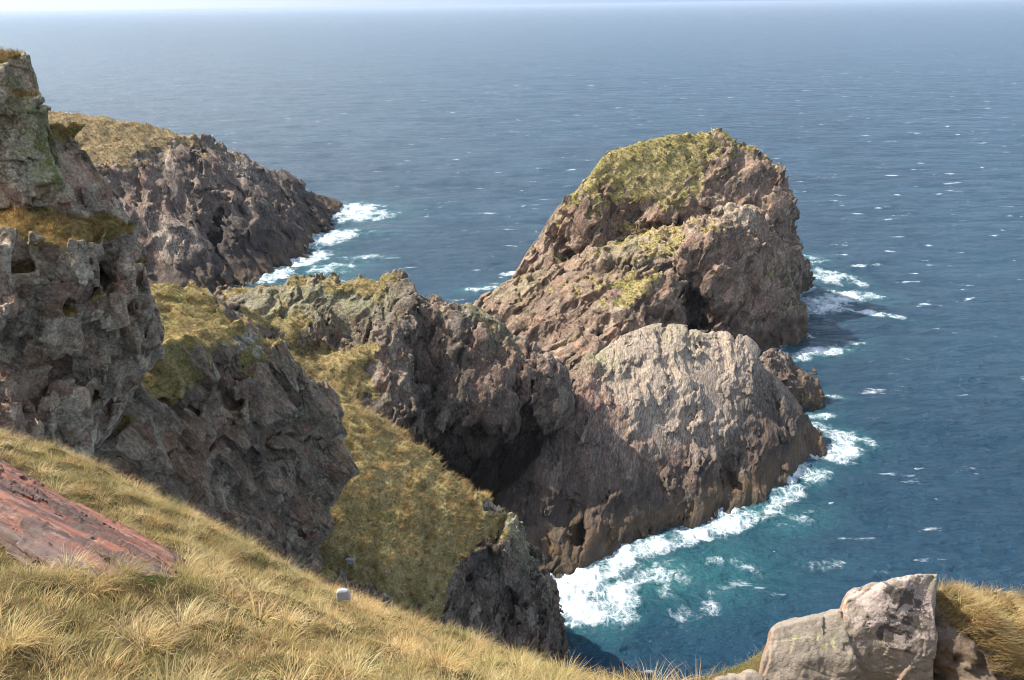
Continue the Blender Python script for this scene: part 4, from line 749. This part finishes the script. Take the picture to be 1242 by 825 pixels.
mesh_obj('quartz_stone', m.v, m.q, n.m, 'small white stone at the edge of the foreground grass', 'stone')
q1 = P(424, 681, 66.0)
m = Mass([Hull([q1 + np.array(a) for a in ((-.45, 0, 0), (.45, .05, 0), (.4, .4, .1), (-.4, .4, .1), (-.4, .02, .14), (.42, .05, .15), (.3, .3, .22), (0, 0, -.5), (0, .5, -.5))], .05)], h=.04, rock=lambda p: .06 * fbm(p, .5, 0), band=.2).build()
n = NT('grey_stone'); n.set(n.b.inputs['Base Color'], n.mix(n.noise(n.pos(), 4, 6, .7), (0.22, 0.22, 0.21), (0.5, 0.5, 0.48)))
mesh_obj('grey_stone', m.v, m.q, n.m, 'flat pale stone lying in the grass low on the spur', 'stone')
log('boulders')

# --- foreground grass
sa2 = np.array([p[:2] for p in sa])
def seen(xy, z, mrg=0.12):
    d = np.concatenate((xy, (z - EYE)[:, None]), 1)
    f = d[:, 1] * cp - d[:, 2] * sp; x0 = d[:, 0]; y0 = d[:, 1] * sp + d[:, 2] * cp
    seen.u = x0 / f
    return (f > 0.4) & (np.abs(x0 / f) < 0.654 + mrg) & (np.abs(y0 / f) < 0.435 + mrg)
bpoly = [np.array(P(a, b, c)[:2]) for a, b, c in ((915, 850, 6.3), (940, 790, 6.9), (1030, 760, 7.2), (1136, 740, 7.3), (1330, 760, 7.6), (1330, 900, 5.6), (915, 900, 5.4))]
def fore(n, size, hgt, wid, per, pal, wts, seed, thr=-9, spread=0.1, curl=(0.5, 1.7), out=.33):
    xy = np.stack((rng.uniform(-12, 7.5, n), rng.uniform(1.5, 14.5, n)), -1)
    z = hill(xy); e = 0.05
    gxn = (hill0(xy + (e, 0)) - hill0(xy - (e, 0))) / (2 * e); gyn = (hill0(xy + (0, e)) - hill0(xy - (0, e))) / (2 * e)
    p3 = np.concatenate((xy, z[:, None]), 1)
    k = seen(xy, z) & ~in_poly(xy, sa2) & ~in_poly(xy, bpoly) & (z > 68)
    k &= np.hypot(gxn, gyn) < 2.2
    if hgt > .1: k &= ~(seen.u > .262)
    dd = np.exp(-(((xy[:, 0] - dc[0]) / 0.42) ** 2 + ((xy[:, 1] - dc[1]) / 0.5) ** 2) ** 2); k &= rng.random(n) > dd * 1.3
    nf = fbm(np.concatenate((xy, np.zeros((n, 1))), 1).astype(F32), size, seed)
    k &= nf > thr
    p3, gxn, gyn, nf = p3[k], gxn[k], gyn[k], nf[k]; m = len(p3)
    sl = -np.stack((gxn, gyn), -1); sl /= np.maximum(np.linalg.norm(sl, axis=1, keepdims=True), .3)
    wind = np.stack((0.6 + 0.5 * fbm(p3.astype(F32), 1.7, 1), 0.15 + 0.5 * fbm(p3.astype(F32), 2.3, 2)), -1)
    lean = sl * 0.4 + wind * 0.35
    tc = pick(pal, wts, m, .12); g_ = sstep(-.3, .9, fbm(p3.astype(F32), 1.3, 0))[:, None]; br_ = sstep(.5, 1.5, fbm(p3.astype(F32), .8, 2))[:, None]; tc = tc * (1 - .5 * br_) + np.array((.15, .095, .05)) * .5 * br_
    tc = tc * 1.12; tc = tc * (1 - 0.42 * g_) + (np.array((0.19, 0.21, 0.06)) * rng.normal(1, .15, (m, 1))) * 0.42 * g_
    tall = hgt * np.clip(0.8 + 0.35 * nf + rng.normal(0, .2, m), .3, 2)
    off = rng.normal(0, spread, (m * per, 2))
    base = np.repeat(p3, per, 0); base[:, :2] += off
    base[:, 2] += off[:, 0] * np.repeat(gxn, per) + off[:, 1] * np.repeat(gyn, per) - 0.015
    le = np.repeat(lean, per, 0) + off / spread * out + rng.normal(0, .25, (m * per, 2))
    L = np.repeat(tall, per) * rng.uniform(.55, 1.2, m * per)
    col = np.clip(np.repeat(tc, per, 0) * rng.normal(1, .16, (m * per, 1)), .01, .85)
    return blades(base, le, L, wid * rng.uniform(.6, 1.3, m * per), col, rng.uniform(*curl, m * per), 3)
parts = [fore(80000, 1.1, .075, .0045, 6, STRAW, [.25, .2, .1, .15, .3, .25, .1], 0, out=.5),
         fore(24000, 0.9, .13, .0045, 9, STRAW, [.35, .3, .15, .3, .1, .05, .08], 1, -.2, .05, out=.6),
         fore(4200, 0.8, .235, .0042, 60, STRAW * (1.08, 1.05, 1.05), [.4, .3, .15, .45, .03, .02, .08], 2, .05, .055, (.9, 2.3), out=1.1)]
vo = 0; V, Fq, Cc = [], [], []
for v_, f_, c_ in parts: V.append(v_); Fq.append(f_ + vo); Cc.append(c_); vo += len(v_)
V, Fq, Cc = np.concatenate(V), np.concatenate(Fq), np.concatenate(Cc)
log('blades', len(Fq) // 3)
mesh_obj('grass', V, Fq, M_BLADE, 'long golden grass blowing over the foreground slope', 'grass', 'stuff', attrs={'col': Cc})

# ================================================================== sea
def ocean_tile(n, L, lo, hi, wd, seed, spread=2.0):
    r = np.random.default_rng(seed); k = np.fft.fftfreq(n) * n * 2 * np.pi / L
    kx, ky = np.meshgrid(k, k, indexing='ij'); kk = np.hypot(kx, ky); kk[0, 0] = 1
    c_ = (kx * wd[0] + ky * wd[1]) / kk
    a = kk ** -2.0 * (np.abs(c_) ** spread + .08) * (kk > 2 * np.pi / hi) * (kk < 2 * np.pi / lo); a[0, 0] = 0
    h = np.fft.ifft2(np.fft.fft2(r.standard_normal((n, n))) * a).real
    return (h / h.std()).astype(F32)
WD = np.array((0.25, -0.97))
O1 = ocean_tile(512, 410, 5, 60, WD, 1); O2 = ocean_tile(512, 97, 0.7, 8, WD, 2, 1.2)
def bil(t, q):
    n = t.shape[0]; q = (q - np.floor(q)) * n; i = q.astype(np.int32); f = (q - i).astype(F32); i %= n; j = (i + 1) % n
    return (t[i[:, 0], i[:, 1]] * (1 - f[:, 1]) + t[i[:, 0], j[:, 1]] * f[:, 1]) * (1 - f[:, 0]) + (t[j[:, 0], i[:, 1]] * (1 - f[:, 1]) + t[j[:, 0], j[:, 1]] * f[:, 1]) * f[:, 0]
az = np.concatenate((np.linspace(-180, -46, 60)[:-1], np.linspace(-46, 46, 1150), np.linspace(46, 180, 60)[1:-1])) * math.pi / 180
rr = [30.0]
while rr[-1] < 42000: rr.append(rr[-1] + max(0.22, 0.9 * 0.00125 * (rr[-1] ** 2 + EYE ** 2) / EYE))
rr = np.array(rr); na, nr_ = len(az), len(rr)
log('sea', na * nr_)
Rg, Ag = np.meshgrid(rr, az, indexing='ij')
sx, sy = (Rg * np.sin(Ag)).ravel(), (Rg * np.cos(Ag)).ravel()
rad = Rg.ravel()
xy = np.stack((sx, sy), -1)
near = 1 / (1 + (rad / 900) ** 2); short = 1 / (1 + (rad / 260) ** 4)
hz = 0.28 * bil(O1, xy / 410) * near + 0.07 * bil(O2, (xy @ np.array(((.94, -.34), (.34, .94)))) / 97) * short
# surf: how far from rock, and where the swell breaks
nearm = np.flatnonzero((rad < 420) & (np.abs(sx) < 160) & (sy > 40))
pn = np.stack((sx[nearm], sy[nearm], np.zeros(len(nearm))), -1).astype(F32)
shore = np.full(len(nearm), 99, F32)
for m in (head, stack, mid, knob, ridge, spur):
    lo, hi = m.lo - 12, m.hi + 12
    k = np.flatnonzero((pn[:, 0] > lo[0]) & (pn[:, 0] < hi[0]) & (pn[:, 1] > lo[1]) & (pn[:, 1] < hi[1]))
    if len(k): shore[k] = np.minimum(shore[k], m.base(pn[k]))
foam = np.zeros(len(pn), F32); teal = np.zeros(len(pn), F32)
def fz(px, py, a, b, ang, f, t):          # a patch of broken water: centre, half length, half width, bearing, foam, aeration
    c_ = S(px, py); dx, dy = pn[:, 0] - c_[0], pn[:, 1] - c_[1]; co, si = math.cos(ang), math.sin(ang)
    u, v_ = (dx * co + dy * si) / a, (-dx * si + dy * co) / b
    d2 = u * u + v_ * v_
    global foam, teal
    foam = np.maximum(foam, F32(f) * np.exp(-d2 ** 1.5)); teal = np.maximum(teal, F32(t) * np.exp(-(d2 / 1.2)))
for a in ((690, 720, 5, 6, 0, 1.7, 1), (705, 700, 6, 5, .3, 1.5, 1), (705, 738, 5, 4, .2, 1.25, 1), (735, 720, 6, 4, .3, .95, 1), (735, 690, 6, 4, .5, 1.1, 1), (770, 668, 7, 2.6, .15, 1.15, .9), (755, 735, 7, 3.5, .9, .72, .9), (800, 700, 8, 6, .2, .55, 1), (830, 652, 8, 2.6, .2, 1.05, .9),
          (880, 640, 7, 2.8, .4, 1.0, .9), (920, 622, 6, 3, .5, .9, 1), (955, 600, 5, 2.5, .7, 1.0, 1), (990, 578, 5, 2.5, .8, .85, .9), (1018, 550, 5, 4, .9, 1.05, .9), (1030, 535, 5, 5, .5, .8, .8), (975, 520, 6, 3, .2, .8, .9), (990, 505, 5, 2, .1, .85, .8), (1005, 480, 5, 1.3, -.4, .75, .5),
          (1000, 425, 9, 3, .2, .95, .9), (960, 432, 6, 3, .1, .85, 1), (1030, 415, 7, 2, .1, .6, .5), (990, 372, 11, 7, .2, 1.0, 1), (960, 375, 6, 4, .2, .9, 1), (1010, 365, 11, 6, .2, .98, .9), (1035, 358, 9, 4, -.3, .95, .9), (1003, 335, 8, 9, .9, .85, .7), (1055, 380, 11, 2.4, -.5, .95, .4), (1040, 340, 4, 8, .1, .62, .5), (1050, 322, 8, 1.5, .1, .7, .3), (985, 315, 8, 6, 1, .5, .5),
          (425, 255, 15, 14, .3, 1.1, .9), (440, 262, 16, 10, .3, .85, .9), (395, 290, 16, 9, .9, 1.1, .9), (365, 315, 15, 7, .9, 1.1, .9), (330, 335, 9, 6, .8, 1.1, 1), (400, 325, 12, 9, .3, .6, 1), (440, 312, 12, 3, 0, .6, .6), (380, 345, 14, 7, .2, .6, .8), (420, 285, 14, 5, .2, .6, .6), (330, 360, 12, 6, .2, .7, .9),
          (620, 331, 4, 3, .3, 1.0, .6), (585, 352, 9, 3, .2, .62, .8), (600, 345, 5, 2, .3, .5, .6), (840, 745, 5, 3, .4, .48, .3), (1000, 685, 6, 2, .2, .42, .2), (1070, 690, 3, 1.5, .2, .5, .1), (700, 750, 5, 3, .3, .7, .8), (800, 660, 12, 2, .2, 1.0, .8), (860, 690, 12, 8, .3, .36, .75), (960, 630, 8, 4, .4, .34, .7), (480, 200, 14, 2, .1, .55, 0), (415, 210, 16, 2.5, 0, .6, 0), (345, 177, 22, 2, 0, .62, 0), (520, 193, 14, 1.5, 0, .5, 0), (700, 192, 14, 1.5, -.2, .5, 0)):
    fz(*a)
foam = np.maximum(foam, 0.95 * np.exp(-np.maximum(shore, 0) / 0.8) * sstep(-.6, .8, fbm(pn, 16, 1) + 0.4))
teal = np.maximum(teal, 0.35 * np.exp(-np.maximum(shore, 0) / 2.5))
foam *= (0.86 + 0.22 * np.clip(fbm(pn, 7, 2), -1.6, 1.6)).astype(F32)
fa = np.zeros(na * nr_, F32); te = np.zeros(na * nr_, F32); fa[nearm] = foam; te[nearm] = teal
hz[nearm] += 0.22 * np.clip(foam, 0, 1.2) * (0.3 + fbm(pn, 3.2, 1)) + 0.1 * foam
idx = np.arange(na * nr_).reshape(nr_, na)
i2 = np.roll(idx, -1, 1)
fq = np.stack((idx[:-1], i2[:-1], i2[1:], idx[1:]), -1).reshape(-1, 4)[:, ::-1]
n = NT('sea_water'); pos = n.pos(); F_ = n.attr('foam'); TL = n.attr('teal')
flat = n.mapping(pos, (0, 0, 0.15), (1, 1, 0))
warp = n.n('VectorMath', {0: flat, 1: n.n('VectorMath', {0: n.noise(flat, 0.22, 3, .6, 0, 1), 'Scale': 5.0}, operation='SCALE').outputs[0]}, operation='ADD').outputs[0]
warp2 = n.n('VectorMath', {0: warp, 1: n.n('VectorMath', {0: n.noise(flat, 1.3, 4, .65, 0, 1), 'Scale': 1.1}, operation='SCALE').outputs[0]}, operation='ADD').outputs[0]
l1 = n.m2('SUBTRACT', 1.0, n.ss(n.vor(warp2, 0.6, 'DISTANCE_TO_EDGE').outputs['Distance'], 0.0, 0.16))
l2 = n.m2('SUBTRACT', 1.0, n.ss(n.vor(warp2, 1.7, 'DISTANCE_TO_EDGE').outputs['Distance'], 0.0, 0.22))
fn = n.noise(warp, 0.45, 10, 0.74, 0.4)
thick = n.ss(n.m2('ADD', n.m2('MULTIPLY', fn, 1.1), F_), 1.22, 1.62)                 # churned white water
veil = n.m2('MULTIPLY', n.ss(n.m2('ADD', n.m2('MULTIPLY', n.noise(warp2, 0.3, 8, 0.7), 1.3), n.m2('MULTIPLY', F_, 0.8)), 0.92, 1.25), n.m2('MAXIMUM', n.m2('MULTIPLY', l1, 0.9), n.m2('MULTIPLY', l2, 0.6)))
mist_ = n.m2('MULTIPLY', n.ss(n.m2('ADD', n.m2('MULTIPLY', n.noise(warp2, 1.2, 6, 0.75), 1.0), n.m2('MULTIPLY', F_, 0.6)), 0.82, 1.15), 0.5)
foamm = n.m2('MAXIMUM', thick, n.m2('MAXIMUM', veil, mist_))
foamm = n.m2('MULTIPLY', foamm, n.ss(F_, 0.05, 0.30))
# open water whitecaps
wv = n.mapping(pos, (0, 0, 0.2), (0.35, 1.0, 0))
cap = n.m2('MULTIPLY', n.ss(n.noise(wv, 0.20, 7, 0.66, 0.3), 0.625, 0.71), n.ss(n.noise(n.mapping(pos, (0, 0, 0.1), (1, 1, 0)), 0.012, 4, 0.6), 0.36, 0.54))
cap2 = n.m2('MULTIPLY', n.ss(n.noise(n.mapping(pos, (0, 0, 0.28), (0.22, 0.8, 0)), 0.11, 8, 0.68, 0.6), 0.675, 0.73), n.ss(n.noise(wv, 1.3, 5, .7), 0.42, 0.56))
cap3 = n.m2('MULTIPLY', n.ss(n.noise(n.mapping(pos, (0, 0, 0.1), (0.5, 1.0, 0)), 0.42, 4, 0.6), 0.70, 0.74), 0.6)
foamm = n.m2('MAXIMUM', n.m2('MAXIMUM', foamm, n.m2('MULTIPLY', cap2, 0.8)), n.m2('MAXIMUM', n.m2('MULTIPLY', cap, 0.85), cap3))
deep = n.mix(n.ss(n.noise(flat, 0.012, 4, 0.6), 0.35, 0.65), (0.010, 0.044, 0.078), (0.015, 0.058, 0.098))
wc = n.mix(n.m2('MULTIPLY', TL, n.m2('ADD', 0.45, n.m2('MULTIPLY', n.noise(warp, 0.2, 5, .6), 0.9)), 0, True), deep, (0.035, 0.150, 0.160))
fb = n.n('BsdfDiffuse', {'Color': n.mix(n.ss(n.noise(warp2, 1.1, 8, .75), .36, .6), (0.42, 0.55, 0.58), (0.86, 0.88, 0.88))})
n.set(n.b.inputs['Base Color'], wc); n.b.inputs['Roughness'].default_value = 0.16; n.b.inputs['IOR'].default_value = 1.333
hh = n.m2('ADD', n.m2('ADD', n.m2('MULTIPLY', n.noise(n.mapping(pos, (0, 0, .15), (.45, 1, 0)), 0.055, 5, .62), 12.0), n.m2('MULTIPLY', n.noise(n.mapping(pos, (0, 0, .25), (.5, 1, 0)), 0.2, 7, .68), 5.5)), n.m2('MULTIPLY', n.noise(n.mapping(pos, (0, 0, -.2), (.7, 1, 0)), 0.9, 5, .6), 0.55))
bp = n.n('Bump', {'Height': hh, 'Strength': 0.75, 'Distance': 1.0}); n.t.links.new(bp.outputs[0], n.b.inputs['Normal'])
bf = n.n('Bump', {'Height': n.m2('ADD', n.m2('MULTIPLY', fn, 1.6), n.noise(pos, 3, 6, .7)), 'Strength': 0.6, 'Distance': 0.3}); n.t.links.new(bf.outputs[0], fb.inputs['Normal'])
mx = n.n('MixShader', {0: foamm}); n.t.links.new(n.b.outputs[0], mx.inputs[1]); n.t.links.new(fb.outputs[0], mx.inputs[2]); n.t.links.new(mx.outputs[0], n.out.inputs[0])
mesh_obj('sea', np.stack((sx, sy, hz), -1), fq, n.m, 'blue sea with whitecaps reaching to the hazy horizon', 'sea', 'structure', attrs={'foam': fa, 'teal': te})

# ================================================================== haze
bm = bmesh.new(); bmesh.ops.create_cube(bm, size=1)
for v_ in bm.verts: v_.co = (v_.co.x * 100000, v_.co.y * 100000, -7 + (v_.co.z + .5) * 93)
me = bpy.data.meshes.new('haze'); bm.to_mesh(me); bm.free(); ob = bpy.data.objects.new('haze', me); C.objects.link(ob)
hm = bpy.data.materials.new('haze'); hm.use_nodes = True; t = hm.node_tree; t.nodes.clear()
o_ = t.nodes.new('ShaderNodeOutputMaterial'); pv = t.nodes.new('ShaderNodeVolumePrincipled'); pv.inputs['Color'].default_value = (0.70, 0.83, 1.0, 1); pv.inputs['Density'].default_value = 0.000055; pv.inputs['Anisotropy'].default_value = 0.2
t.links.new(pv.outputs[0], o_.inputs['Volume']); me.materials.append(hm)
ob['kind'] = 'stuff'; ob['label'] = 'thin sea haze paling the far water'; ob['category'] = 'haze'
log('done')
